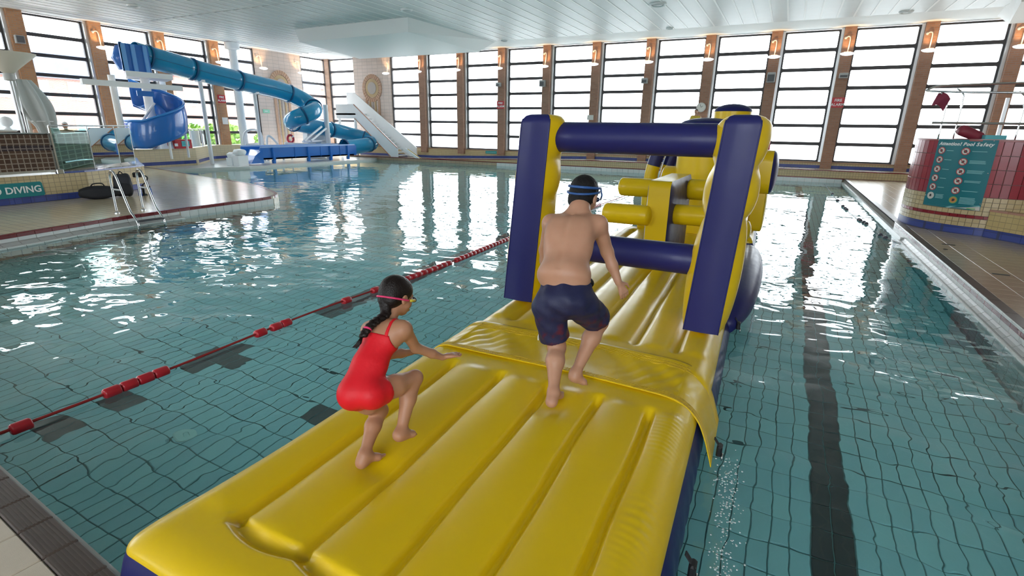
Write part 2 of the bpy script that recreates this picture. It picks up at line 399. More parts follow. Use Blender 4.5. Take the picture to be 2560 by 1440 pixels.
strip_pieces('wall_tile', dl, LE, [(.008, ZD-.062), (.012, ZD-.066), (.012, -.3), (-.03, -.3), (-.03, ZD-.062)], .4, mat('cream wall tile', (.58, .50, .36), .3), s0=7.92, s1=13)

# ---- right deck
RE = [(2.27, 25.4), (2.27, .4)]
dr = struct(mk('floor_right', G().box(2.27, 12, -6, 25.5, -1.1, ZD-.012), M_GROUT))
tr = mesh_of('deck_tile', G().cbox(-.132, .132, -.117, .117, -.03, 0, .003), M_DECK)
trm = mat('buff deck tile', (.42, .34, .25), .22, vary=(9, .12)); tr.materials.clear(); tr.materials.append(trm)
n = 0
for i in range(9):
    for j in range(33):
        x, y = 2.52+.268*i, 5.0+.24*j
        if n < 290 and 5.2+1.9*(x-2.4) < y < 12.6: inst(tr, 'deck_tile', (x, y, ZD), dr); n += 1
mk('deck_tile_field', G().box(2.39, 12, -6, 25.5, -.1, ZD-.006), brickmat('buff deck tile', (.42, .34, .25), (.45, .37, .27), (.2, .18, .15), .268, .24, .005, .22, 'xy', 0), dr)['kind'] = 'stuff'
strip_pieces('edge_tile', dr, RE, [(.0, ZD+.003), (.0, ZD-.03), (-.115, ZD-.03), (-.115, ZD+.003)], .5, M_RIB, 1)
strip_pieces('rim_tile', dr, RE, [(.006, ZD-.001), (.012, ZD-.006), (.012, ZD-.028), (-.03, ZD-.028), (-.03, ZD-.001)], .27, M_WTILE, 1, s0=12, s1=25)
strip_pieces('band_tile', dr, RE, [(.012, ZD-.03), (.012, ZD-.075), (-.03, ZD-.075), (-.03, ZD-.03)], .27, M_RED, 1, s0=12, s1=25)
strip_pieces('lower_rim_tile', dr, RE, [(.012, ZD-.077), (.012, ZD-.13), (-.03, ZD-.13), (-.03, ZD-.077)], .27, M_WTILE, 1, s0=12, s1=25)
strip_pieces('gutter_tile', dr, RE, [(.0, ZD-.132), (.03, .03), (.06, .012), (.09, .01), (.09, -.02), (-.03, -.02), (-.03, ZD-.132)], .27, M_GUT, 1, s0=13.2, s1=25)
strip_pieces('lip_tile', dr, RE, [(.09, .016), (.115, .016), (.12, -.22), (.05, -.22), (.05, .0)], .27, M_LIP, 1, s0=13.2, s1=25)
mk('plain_edge', G().box(2.2, 2.3, 12.2, 25.4, -.3, ZD-.13), M_WTILE, dr)
g = G()
for x, y, a in ((2.66, 11.0, 0), (2.78, 8.9, 0), (2.52, 10.5, 1)):
    if a: g.lathe([(.03, 0), (.03, .006)], (x, y, ZD), 14)
    else: g.box(x-.09, x+.09, y-.025, y+.025, ZD-.01, ZD+.006)
mk('drain_slot', g, mat('dark drain', (.05, .045, .04), .6), dr)

# ---- far deck: level on the right, ramping down to the left
def farz(x): return ZD if x < -19 else (.5 if x > -9 else ZD+(x+19)/10*(.5-ZD))
XS = [-25, -22, -19, -16, -13, -11, -9, -6, -3, 0, 3, 5, 12]
def band(y0, y1, zf0, zf1):
    g = G(); n = len(XS)
    for x in XS: g.v += [(x, y0, zf0(x)), (x, y1, zf0(x)), (x, y1, zf1(x)), (x, y0, zf1(x))]
    for i in range(n-1):
        for j in range(4): g.f.append((i*4+j, i*4+(j+1) % 4, i*4+4+(j+1) % 4, i*4+4+j))
    g.f += [(3, 2, 1, 0), tuple(4*(n-1)+j for j in range(4))]; g.m = [0]*len(g.f); return g
db = struct(mk('floor_back', band(25.6, 27.2, lambda x: -1, farz), M_DECK))
mk('upstand', band(25.55, 25.62, lambda x: .16, lambda x: farz(x)-.03), M_TAN, db)
mk('upper_red_edge', band(25.52, 25.7, lambda x: farz(x)-.03, lambda x: farz(x)+.004), M_RED, db)
mk('lower_red_edge', G().box(-25, 12, 25.44, 25.56, .165, .195), M_RED, db)
strip_pieces('rim_tile', db, [(-14, 25.43), (2.2, 25.43)], [(.0, .0), (.0, .16), (-.04, .16), (-.04, .0)], .27, M_WTILE, 1)
PL = struct(mk('wall_back', G().box(-27.7, 12, 26.8, 27.2, 0, .72), M_TAN))
struct(mk('baseboard_back', band(26.74, 26.82, farz, lambda x: farz(x)+.13), M_BTILE))
mk('sill', G().box(-27.6, 12, 26.76, 27.1, .72, .765), mat('brown sill', (.34, .20, .12), .5), PL)

# ---- window walls
ROW = [.765+.756*k for k in range(8)]; TOP = ROW[-1]
def frame_grid(a0, a1, rows, put, t=.068, d0=-.05, d1=.05, r=.045):
    """frame with one opening per row, each with rounded corners; put(a, d, z) gives a world point"""
    g = G()
    for z0, z1 in zip(rows[:-1], rows[1:]):
        x0, x1, y0, y1 = a0+t, a1-t, z0+t, z1-t
        inner = []; outer = []
        for cx, cy, st, ox, oy in ((x1-r, y0+r, -PI/2, a1, z0), (x1-r, y1-r, 0, a1, z1), (x0+r, y1-r, PI/2, a0, z1), (x0+r, y0+r, PI, a0, z0)):
            for k in range(4):
                an = st+PI/2*k/3; inner.append((cx+r*math.cos(an), cy+r*math.sin(an))); outer.append((ox, oy))
        n = len(inner)
        b = len(g.v)
        for d in (d0, d1):
            g.v += [put(a, d, z) for a, z in inner]+[put(a, d, z) for a, z in outer]
        for i in range(n):
            j = (i+1) % n
            g.f += [(b+i, b+j, b+n+j, b+n+i), (b+2*n+j, b+2*n+i, b+3*n+i, b+3*n+j), (b+j, b+i, b+2*n+i, b+2*n+j)]
    g.m = [0]*len(g.f); return g
WN = [0]
def window(put, a0, a1, rows=ROW, ax='x', extra=None):
    WN[0] += 1
    p = put((a0+a1)/2, 0, rows[0]); w = bpy.data.objects.new('window_%d' % WN[0], None); w.location = p; ORI[w.name] = Vector(p); link(w)
    w['kind'] = 'structure'
    mk('frame', frame_grid(a0, a1, rows, put), M_FRAME, w)
    h = rows[1]-rows[0]-.09; W2 = (a1-a0-.09)/2
    key = (round(W2, 3), round(h, 3), ax)
    if key not in PANES:
        PANES[key] = mesh_of('pane', G().box(-W2, W2, -.004, .004, -h/2, h/2) if ax == 'x' else G().box(-.004, .004, -W2, W2, -h/2, h/2), M_GLASS)
    for z0, z1 in zip(rows[:-1], rows[1:]): inst(PANES[key], 'pane', put((a0+a1)/2, .0, (z0+z1)/2), w)
    if extra: extra(w)
    return w
PANES = {}
PN = [0]
def pillar(x0, x1, y0, y1, strip, z0=.5, m=None):
    PN[0] += 1
    o = struct(mk('pillar_%d' % PN[0], G().box(x0, x1, y0, y1, z0, TOP+.05), m or M_BRICK, loc=((x0+x1)/2, (y0+y1)/2, z0)))
    mk('side_strip', G().box(*strip, z0, TOP+.02), M_ALU, o); return o
backput = lambda a, d, z: (a, 26.98+d, z)
PX = [-1.08-2.667*k for k in range(-4, 8)][::-1]        # pillar centres on the back wall
for c in PX:
    s = (c+.21, c+.31, 26.82, 27.05) if c < 0 else (c-.31, c-.21, 26.82, 27.05)
    pillar(c-.21, c+.21, 26.62, 27.15, s)
edges = [-22.28]+PX
for a, b in zip(edges[:-1], edges[1:]):
    l = a+.21 if a != edges[0] else a+.05; r = b-.21
    if b < 0: l += .1 if a != edges[0] else 0
    else: r -= .1; l += .1 if a < 0 else 0
    window(backput, l, r)
window(backput, -27.35, -25.2)
M_PCOL = brickmat('corner pillar brick', (.55, .32, .22), (.60, .37, .27), (.45, .36, .30), .225, .075, .008, .8, 'wz')
struct(mk('pillar_corner', G().box(-27.9, -27.35, 26.85, 27.3, .2, TOP+.05), M_PCOL))
def mural(x0, x1, y0, y1, face, n):
    """tiled wall bay with a raised roundel above three stripes; face: +normal direction"""
    o = struct(mk('wall_mural_%d' % n, G().box(x0, x1, y0, y1, .2, TOP+.03), M_PINK))
    M_TER = mat('terracotta tile', (.50, .31, .21), .5, vary=(5, .15)); M_TER2 = mat('ochre tile', (.50, .36, .20), .5, vary=(5, .1)); M_GR = mat('grey tile', (.45, .40, .37), .5)
    if face == 'y': cx, pl = (x0+x1)/2, y0
    else: cx, pl = (y0+y1)/2, x1
    def P(a, z, d): return (cx+a, pl-d, z) if face == 'y' else (pl+d, cx+a, z)
    cz, R0, R1, R2 = 4.25, .78, .55, .34
    g = G()
    for k in range(28):                                    # ring of radial tiles
        a0, a1 = 2*PI*(k+.06)/28, 2*PI*(k+.94)/28
        q = [(R1*math.cos(a0), R1*math.sin(a0)), (R0*math.cos(a0), R0*math.sin(a0)), (R0*math.cos(a1), R0*math.sin(a1)), (R1*math.cos(a1), R1*math.sin(a1))]
        g.add([P(a, cz+z*1.05, .0) for a, z in q]+[P(a, cz+z*1.05, .05) for a, z in q], [(4, 5, 6, 7), (0, 1, 5, 4), (1, 2, 6, 5), (2, 3, 7, 6), (3, 0, 4, 7)])
    mk('roundel_ring', g, M_TER, o)
    for rr, d, mm, nm in ((R1-.02, .035, M_TER2, 'roundel_disc'), (R2, .06, M_GR, 'roundel_boss')):
        g = G(); n_ = 32
        g.add([P(rr*math.cos(2*PI*i/n_), cz+rr*1.05*math.sin(2*PI*i/n_), 0) for i in range(n_)]+[P(rr*math.cos(2*PI*i/n_), cz+rr*1.05*math.sin(2*PI*i/n_), d) for i in range(n_)],
              [tuple(range(n_, 2*n_))]+[(i, (i+1) % n_, n_+(i+1) % n_, n_+i) for i in range(n_)])
        mk(nm, g, mm, o)
    for a, w, mm in ((-.5, .16, M_TER), (-.22, .10, M_TER2), (.0, .10, M_GR), (.22, .10, M_TER2), (.5, .16, M_TER)):
        g = G(); z1 = cz-R0*1.05*math.sqrt(max(.05, 1-(a/R0)**2))+.03
        q = [(a-w/2, .75), (a+w/2, .75), (a+w/2, z1), (a-w/2, z1)]
        g.add([P(u, z, 0) for u, z in q]+[P(u, z, .04) for u, z in q], [(4, 5, 6, 7), (0, 1, 5, 4), (1, 2, 6, 5), (2, 3, 7, 6), (3, 0, 4, 7)])
        mk('stripe', g, mm, o)
mural(-25.2, -22.25, 26.85, 27.2, 'y', 1)
# left wall
XL = -27.75
leftput = lambda a, d, z: (XL-d, a, z)
LY = [2.8, 5.5, 8.2, 10.95, 13.67, 16.35, 19.1]
for c in LY: pillar(XL-.1, XL+.34, c-.25, c+.25, (XL-.05, XL+.2, c-.36, c-.25), m=M_BRICK_FLARE)
for a, b in zip([-6]+LY, LY+[21.6]):
    window(leftput, a+.25, b-(.36 if b < 21 else 0), ax='y')
window(leftput, 24.9, 26.9, ax='y')
mural(XL-.2, XL+.08, 21.6, 24.9, 'x', 2)
struct(mk('wall_left', G().box(XL-.2, XL+.1, -6, 27.2, -.1, .77), M_TAN))
# right and front walls (out of view)
struct(mk('wall_right', G().box(12, 12.3, -6.3, 27.2, -.1, TOP+.1), mat('cream plaster', (.66, .62, .54), .8, vary=(.6, .04))))
frontput = lambda a, d, z: (a, -6.1-d, z)
for k in range(9):
    c = -27.5+4.9*k; struct(mk('pillar_front', G().box(c-.3, c+.3, -6.4, -6, 0, TOP+.05), M_WHITE))
    if k in (1, 3, 5, 6): window(frontput, c+.3, c+4.6)  # unseen windows, added to throw fill light from the camera side
    elif k < 8: struct(mk('wall_front_panel', G().box(c+.3, c+4.6, -6.3, -6.05, .7, TOP+.05), M_WHITE))
struct(mk('wall_front', G().box(-28, 12.2, -6.3, -6, -.1, .77), M_WHITE))

# ---- ceiling
ceil = struct(mk('ceiling', G().box(-28, 12.3, -6.3, 27.3, TOP+.03, TOP+.35), M_CEIL))
pm = mesh_of('ceiling_panel', G().box(-.235, .235, -4.95, 4.95, -.02, .02), M_PANEL)
for i in range(-47, 21):
    for j in range(3):
        x, y = -1.75+.533*i+.266, -.6+10*j
        if x < -26: continue
        if j == 2: y -= .0
        inst(pm, 'ceiling_panel', (x, y, TOP+.015), ceil)
sm_ = mesh_of('seam_strip', G().box(-.03, .03, -14.9, 14.9, -.028, .02), mat('white seam strip', (.90, .90, .90), .5))
for i in range(-47, 21): inst(sm_, 'seam_strip', (-1.75+.533*i, 9.4, TOP+.012), ceil)
sof = struct(mk('trim_soffit', G().add([(-20.25, 18.3, 5.54), (-14.0, 18.1, 5.54), (-14.2, 23.9, 5.54), (-21.9, 23.9, 5.54), (-20.4, 18.2, TOP+.04), (-13.9, 18.0, TOP+.04), (-13.6, 24.6, TOP+.04), (-22.2, 24.6, TOP+.04)],
    [(3, 2, 1, 0), (0, 1, 5, 4), (1, 2, 6, 5), (2, 3, 7, 6), (3, 0, 4, 7)]), mat('soffit white', (.74, .76, .76), .6)))
struct(mk('trim_soffit_right', G().add([(5.5, 22, 5.75), (12, 22, 5.75), (12, 25.9, 5.75), (6.3, 25.9, 5.75), (5.3, 21.6, TOP+.04), (12, 21.6, TOP+.04), (12, 26.3, TOP+.04), (6.0, 26.3, TOP+.04)],
    [(3, 2, 1, 0), (0, 1, 5, 4), (1, 2, 6, 5), (2, 3, 7, 6), (3, 0, 4, 7)]), M_CEIL))

# ---- outside
M_PAVE = mat('pale paving', (.55, .55, .54), .9, vary=(.4, .1)); M_OUTB = brickmat('red brick facade', (.40, .16, .12), (.46, .20, .15), (.4, .33, .3), .22, .075, .01, .9, 'wz')
struct(mk('ground', G().box(-160, -28.2, -120, 160, -.5, -.15).box(12.6, 120, -120, 160, -.5, -.15).box(-28.2, 12.6, 27.4, 160, -.5, -.15).box(-28.2, 12.6, -120, -6.5, -.5, -.15), M_PAVE))
def building(x0, x1, y0, y1, h, roof, label, nwin, floors=3):
    b = root('building', ((x0+x1)/2, (y0+y1)/2, -.15), label, 'building', 'brick houses beyond the left windows')
    mk('wall', G().box(x0, x1, y0, y1, -.15, h), M_OUTB, b)
    ym = (y0+y1)/2; xm = (x0+x1)/2
    mk('roof', G().add([(x0-.3, y0-.3, h), (x1+.3, y0-.3, h), (x1+.3, y1+.3, h), (x0-.3, y1+.3, h), (x0-.3, ym, h+roof), (x1+.3, ym, h+roof)],
       [(0, 1, 5, 4), (2, 3, 4, 5), (0, 4, 3), (1, 2, 5), (3, 2, 1, 0)]), mat('blue slate roof', (.16, .20, .32), .7, vary=(2, .2)), b)
    mw = mat('white window frame', (.8, .8, .8), .5); mgl = mat('dark window glass', (.20, .27, .34), .1)
    for k in range(nwin):
        for f in range(floors):
            yc = y0+(k+.5)*(y1-y0)/nwin; z = .9+f*2.7
            if z+1.5 > h: continue
            w = mk('window', G().box(x1, x1+.06, yc-.62, yc+.62, z, z+1.4), mw, b)
            for dy in (-.3, .3):
                mk('pane', G().box(x1+.06, x1+.08, yc+dy-.24, yc+dy+.24, z+.1, z+1.3), mgl, w)
building(-58, -48, 4, 15, 6.0, 3.0, 'nearer brick house with blue slate gable roof beyond the far left windows', 4)
building(-62, -52, 17.5, 30, 5.2, 2.6, 'lower brick house behind the start of the blue slide', 5)
building(-66, -54, 33, 52, 6.4, 2.6, 'long brick terrace seen through the windows beside the white slide post', 7)
M_LEAF = mat('leaf green', (.16, .30, .05), .7, vary=(3, .4))
for k, (x, y, r) in enumerate(((-33, 20.5, 1.1), (-34, 23.4, 1.3), (-33, 26.4, 1.0))):
    rr = random.Random(k); g = G()
    for i in range(260):
        a, b, q = rr.uniform(0, 2*PI), rr.uniform(-.3, 1), r*(.8+.25*rr.random())
        c = Vector((x+q*math.cos(a)*math.sqrt(1-min(1, b*b)), y+q*math.sin(a)*math.sqrt(1-min(1, b*b)), .8+q*b)); d = Vector((rr.uniform(-1, 1), rr.uniform(-1, 1), rr.uniform(-1, 1))).normalized()*.2; e = d.orthogonal().normalized()*.13
        g.add([c-d, c+e, c+d, c-e], [(0, 1, 2, 3)])
    b = root('bush', (x, y, -.15), ['round green bush outside, nearest the door window', 'biggest green bush outside the left windows', 'farthest green bush outside the left windows'][k], 'bush', 'bushes outside the windows')
    o = mk('foliage', g, M_LEAF, b); o['kind'] = 'stuff'
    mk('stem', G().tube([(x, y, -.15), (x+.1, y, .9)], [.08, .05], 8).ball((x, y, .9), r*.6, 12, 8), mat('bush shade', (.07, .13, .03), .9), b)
# ================================================================== INFLATABLE COURSE
course = root('inflatable_course', (-1.2, 2.0, 0), 'long yellow and blue inflatable obstacle course floating on the pool', 'inflatable')
def sm(a, b, x):
    t = np.clip((x-a)/(b-a), 0, 1); return t*t*(3-2*t)
def mat_module(x0, x1, y0, y1, seams, ya, yb, zb=.19, H=.145, cross=None, R=.17, res=.014, shear=-.035, dip=None, front=0):
    def axis(a, b):
        n = max(8, int((b-a-2*R)/res)); e = R*(1-np.cos(np.linspace(0, PI/2, 11)))
        return np.concatenate([a+e[:-1], np.linspace(a+R, b-R, n), (b-e[:-1])[::-1]])
    X, Y = axis(x0, x1), axis(y0, y1); gx, gy = np.meshgrid(X, Y, indexing='ij')
    q = lambda d: np.sqrt(np.clip(1-(1-np.clip(d/R, 0, 1))**2, 0, 1))
    ex = np.minimum(gx-x0, x1-gx); ey = np.minimum(gy-y0, y1-gy)
    k = q(ex)*q(ey)
    zb0 = zb+front*(1-sm(y0, y0+.9, gy)); z = zb0+(H-(zb0-zb)*.75)*k
    msk = sm(ya-.06, ya+.05, gy)*(1-sm(yb-.05, yb+.06, gy))
    ss = [x0]+list(seams)+[x1]
    for a, b in zip(ss[:-1], ss[1:]):                       # air tubes between the seams
        t = np.clip((gx-a)/(b-a), 0, 1); z += np.where((gx >= a) & (gx < b), .034*(np.sin(PI*t)**.8-.62), 0)*msk*k
    for s in seams:
        d = np.abs(gx-s-.006*np.sin(gy*5+s*9)); z -= (.030*(1-sm(.013, .034, d))+.006*np.exp(-(d/.09)**2))*msk*k
    if cross:
        cy, xa, xb = cross; sc = .035*np.abs(np.sin((gx-seams[0])/(seams[1]-seams[0])*PI))
        d = np.abs(gy-(cy-sc)); m2 = sm(xa-.04, xa+.04, gx)*(1-sm(xb-.04, xb+.04, gx)); z -= .034*(1-sm(.012, .05, d))*m2*k
        pk = np.zeros_like(z)
        for s in seams: pk += np.exp(-((gx-s)**2+(gy-cy)**2)/.05**2)
        z += .006*np.sin(gx*140)*np.sin(gy*120)*np.clip(pk, 0, 1)
    if dip:
        for dx, dy, dr, dz in dip: z -= dz*np.exp(-((gx-dx)**2+(gy-dy)**2)/dr**2)
    z += .004*np.sin(gx*3.1+gy*1.7)*k
    if cross:                                                # fine creases across the outer tube
        z += .0016*np.sin(140*(gy+.22*(gx+.36))+3*np.sin(gy*5)+2*np.sin(gy*13+gx*9))*np.exp(-((gx+.34)/.075)**2)*sm(1.3, 1.7, gy)*(1-sm(2.85, 3.0, gy))*(.5+.5*np.sin(gy*7.3+1))
    # rounded plan corners, slight shear of the whole float
    xc, yc, hx, hy, rc = (x0+x1)/2, (y0+y1)/2, (x1-x0)/2, (y1-y0)/2, .08
    p = (np.abs(gx-xc)-(hx-rc))/rc; w = (np.abs(gy-yc)-(hy-rc))/rc; inc = (p > 0) & (w > 0)
    p2 = np.where(inc, p*np.sqrt(np.clip(1-w*w/2, 0, 1)), p); w2 = np.where(inc, w*np.sqrt(np.clip(1-p*p/2, 0, 1)), w)
    gx2 = np.where(inc, xc+np.sign(gx-xc)*(hx-rc+p2*rc), gx); gy2 = np.where(inc, yc+np.sign(gy-yc)*(hy-rc+w2*rc), gy)
    gx2 = gx2+shear*(gy2-2)
    nx, ny = gx.shape
    g = G(); g.v = list(zip(gx2.ravel().tolist(), gy2.ravel().tolist(), z.ravel().tolist()))
    g.f = [(i*ny+j, (i+1)*ny+j, (i+1)*ny+j+1, i*ny+j+1) for i in range(nx-1) for j in range(ny-1)]; g.m = [0]*len(g.f)
    top = mk('float_mat', g, M_YEL, course, smooth=True)
    ring = [(i, 0) for i in range(nx)]+[(nx-1, j) for j in range(1, ny)]+[(i, ny-1) for i in range(nx-2, -1, -1)]+[(0, j) for j in range(ny-2, 0, -1)]
    P = [Vector((gx2[i, j], gy2[i, j])) for i, j in ring]; n = len(P); sk = G()
    prof = [(0, 0, 0), (.018, -.035, 0), (.036, -.09, .3), (.046, -.15, .7), (.044, -.21, 1), (.02, -.32, 1), (-.03, -.40, 1)]
    for k_, (off, dz, wob) in enumerate(prof):
        for i in range(n):
            a, b = P[i-1], P[(i+1) % n]; t = (b-a); t = t.normalized() if t.length > 1e-6 else Vector((1, 0)); nn = Vector((t.y, -t.x))
            c = P[i]+nn*(off+.004*wob*math.sin(P[i].x*31+P[i].y*37)); sk.v.append((c.x, c.y, float(zb0[ring[i]])+dz*(1+front*2)))
    L = len(prof)
    sk.f = [(a*n+i, (a+1)*n+i, (a+1)*n+(i+1) % n, a*n+(i+1) % n) for a in range(L-1) for i in range(n)]; sk.m = [0]*len(sk.f)
    mk('side_skirt', sk, M_BLU, top, smooth=True)
    return top
SE = [-1.89, -1.50, -1.14, -.80, -.47]
mat_module(-2.23, -.21, .79, 3.33, SE, 1.10, 2.86, zb=.215, H=.12, R=.15, front=.07, cross=(1.09, -1.89, -.47), res=.0105, dip=[(-1.03, 2.62, .12, .03), (-1.60, 1.66, .10, .025)])
mat_module(-2.20, -.17, 3.40, 9.2, SE, 3.85, 8.8, res=.024)
mat_module(-2.0, -.02, 9.3, 13.6, SE, 9.7, 13.2, res=.03)

def end_ball(r, c, ax, sgn, n=16):
    return [(r*math.cos(t), sgn*r*.35*math.sin(t)) for t in (0, .4, .8, 1.2, 1.5)]
def bar(name, a, b, r, m, cap=.06):
    a, b = Vector(a), Vector(b); d = (b-a).normalized()
    ts = [0, .35, .7, 1]
    path = [a-d*cap*math.cos(t*PI/2) for t in ts]+[a+(b-a)*k/6 for k in range(1, 6)]+[b+d*cap*math.cos(t*PI/2) for t in ts[::-1]]
    rr = [r*max(.05, math.sin(t*PI/2)) for t in ts]+[r]*5+[r*max(.05, math.sin(t*PI/2)) for t in ts[::-1]]
    return mk(name, G().tube(path, rr, 28), m, course, auto=.9)

def tower(xb, xt, yc, w, d, z0, z1, pinch):
    """upright air column: flat blue panels front and back, bulging yellow sides pinched by inner ties"""
    lv = list(np.linspace(z0, z1, 46)); cuts = [z0]+pinch+[z1+.12]
    def half(z):
        for a, b in zip(cuts[:-1], cuts[1:]):
            if z <= b: return .012+.062*max(0, math.sin(PI*min(1, max(0, (z-a)/(b-a)))))**.5
    rows = []
    for z in lv: rows.append((z, 1.0, half(z)))
    for t in (.3, .6, .85, 1.0): rows.append((z1+.075*math.sin(t*PI/2), .35+.65*math.cos(t*PI/2)**.6 if t < 1 else .4, half(z1)*(1-t)))
    NS, NP = 9, 7
    fr, sd, bk = G(), G(), G()
    loops = []
    for z, s, b in rows:
        t = (z-z0)/(z1-z0); x = xb+(xt-xb)*t; W_ = w/2*s*(1-.08*t); D = d/2*s
        front = [(x-W_+2*W_*i/(NP-1), yc-D-.012*math.sin(PI*i/(NP-1)), z) for i in range(NP)]
        right = [(x+W_+b*math.sin(PI*i/(NS-1))+.001, yc-D+2*D*i/(NS-1), z+.0*i) for i in range(NS)]
        back = [(x+W_-2*W_*i/(NP-1), yc+D+.012*math.sin(PI*i/(NP-1)), z) for i in range(NP)]
        left = [(x-W_-b*math.sin(PI*i/(NS-1))-.001, yc+D-2*D*i/(NS-1), z) for i in range(NS)]
        loops.append((front, right, back, left))
    def sheet(g, sel):
        n = len(loops[0][sel]); b = len(g.v)
        for l in loops: g.v += l[sel]
        g.f += [(b+i*n+j, b+i*n+j+1, b+(i+1)*n+j+1, b+(i+1)*n+j) for i in range(len(loops)-1) for j in range(n-1)]
    sheet(fr, 0); sheet(sd, 1); sheet(sd, 3); sheet(bk, 2)
    l = loops[-1]; cap = l[0]+l[1][1:]+l[2][1:]+l[3][1:-1]; b = len(sd.v); sd.v += cap; sd.f.append(tuple(range(b, b+len(cap))))
    l = loops[0]; cap = l[0]+l[1][1:]+l[2][1:]+l[3][1:-1]; b = len(sd.v); sd.v += cap; sd.f.append(tuple(reversed(range(b, b+len(cap)))))
    for g in (fr, sd, bk): g.m = [0]*len(g.f)
    t = mk('tower', sd, M_YEL, course, smooth=True)
    mk('front_panel', fr, M_BLU, t, smooth=True); mk('back_panel', bk, M_BLU, t, smooth=True)
    pip = G()
    for i in (0, NP-1): pip.tube([l[0][i] for l in loops[:-3]], .006, 6)
    mk('seam_piping', pip, M_BLU, t, smooth=True)
    return t
tower(-2.10, -1.96, 4.42, .29, .34, .37, 2.0, [1.36, 1.70])
tower(-.415, -.31, 4.42, .27, .34, .37, 2.0, [1.31, 1.70])
bar('cross_bar', (-1.84, 4.44, 1.885), (-.44, 4.44, 1.885), .128, M_BLU, .03)
bar('cross_bar', (-1.94, 4.46, .92), (-.5, 4.46, .92), .128, M_BLU, .03)
bar('roller', (-1.93, 6.45, .945), (-1.42, 6.45, .945), .125, M_YEL)
bar('roller', (-1.12, 6.72, .955), (-.55, 6.72, .955), .125, M_YEL)
bar('roller', (-1.97, 7.25, 1.20), (-1.42, 7.25, 1.20), .125, M_YEL)
bar('roller', (-1.10, 7.55, 1.19), (-.5, 7.55, 1.19), .14, M_YEL)
def slab(name, prof, x0, x1, bulge, mband, mside, par=None):
    """air wall: closed outline in the y-z plane, extruded along x, both faces bulging"""
    n = len(prof); g = G()
    g.v = [(x0, y, z) for y, z in prof]+[((x0+x1)/2, y, z) for y, z in prof]+[(x1, y, z) for y, z in prof]
    g.f = [(r*n+i, r*n+(i+1) % n, (r+1)*n+(i+1) % n, (r+1)*n+i) for r in (0, 1) for i in range(n)]; g.m = [0]*len(g.f)
    o = mk(name, g, mband, course, auto=.7)
    cy, cz = sum(p[0] for p in prof)/n, sum(p[1] for p in prof)/n
    for x, sg in ((x0, -1), (x1, 1)):
        s = G()
        for k in (1, .93, .8, .6, .35, .05): s.v += [(x+sg*bulge*math.sqrt(max(0, 1-k*k)), cy+(y-cy)*k, cz+(z-cz)*k) for y, z in prof]
        s.f = [(r*n+i, r*n+(i+1) % n, (r+1)*n+(i+1) % n, (r+1)*n+i) for r in range(5) for i in range(n)]+[tuple(5*n+i for i in range(n))]
        if sg > 0: s.f = [tuple(reversed(f)) for f in s.f]
        s.m = [0]*len(s.f); mk('side_panel', s, mside, o, smooth=True)
    return o
def rrect(y0, y1, z0, z1, r, n=5):
    out = []
    for cy, cz, a in ((y1-r, z0+r, -PI/2), (y1-r, z1-r, 0), (y0+r, z1-r, PI/2), (y0+r, z0+r, PI)):
        out += [(cy+r*math.cos(a+PI/2*k/n), cz+r*math.sin(a+PI/2*k/n)) for k in range(n+1)]
    return out
slab('centre_wall', rrect(6.45, 7.95, .30, 1.37, .09), -1.43, -1.17, .05, M_YEL, M_BLU)
bar('end_roll', (-2.1, 9.15, .42), (-.4, 9.15, .42), .17, M_YEL, .08)
slab('arch_wall', [(9.55+.55*math.cos(a)*1.0, .35+1.02*max(0, math.sin(a))**.7) for a in np.linspace(0, PI, 22)], -1.85, -1.0, .05, M_YEL, M_BLU)
for x, y in ((-2.52, 11.4), (-2.24, 11.6)):                     # leaning horns with blue tips
    P = spline([(x, y, .25), (x, y, .8), (x+.05, y, 1.25), (x+.22, y+.05, 1.75), (x+.5, y+.1, 2.0)], 6)
    h = mk('horn', G().tube(P[:13], .14, 20), M_YEL, course, auto=.9); mk('horn_tip', G().tube(P[12:], [.14]*(len(P)-15)+[.13, .09, .03], 20), M_BLU, h, auto=.9)
def column(x, y, r, z0, z1, cap):
    o = mk('column', G().lathe([(r*.98, z0), (r, z0+.2), (r, z1-cap), (r*.985, z1-cap)], (x, y, 0), 32), M_YEL, course, auto=.9)
    mk('column_cap', G().lathe([(r*.985, z1-cap)]+[(r*math.cos(t), z1-cap+cap*math.sin(t)) for t in np.linspace(.05, 1.5, 7)], (x, y, 0), 32), M_BLU, o, auto=.9)
column(-.93, 10.2, .31, .3, 2.42, .13); column(-1.22, 9.35, .42, .3, 2.17, .11)
slab('end_disc', rrect(10.0, 10.8, .92, 1.66, .20, 6), -.44, -.18, .10, M_YEL, M_BLU)
slab('disc_stand', rrect(10.15, 10.65, .25, .98, .08), -.42, -.22, .04, M_YEL, M_YEL)
# side pontoon that bulges along the right of the middle section
P = spline([(-.28, 5.2, .12), (-.22, 5.8, .22), (-.22, 6.8, .30), (-.26, 7.8, .28), (-.32, 8.8, .18)], 6)
mk('side_pontoon', G().tube(P, [.05+.13*math.sin(PI*(i+.5)/len(P))**.6 for i in range(len(P))], 18), M_BLU, course, smooth=True)

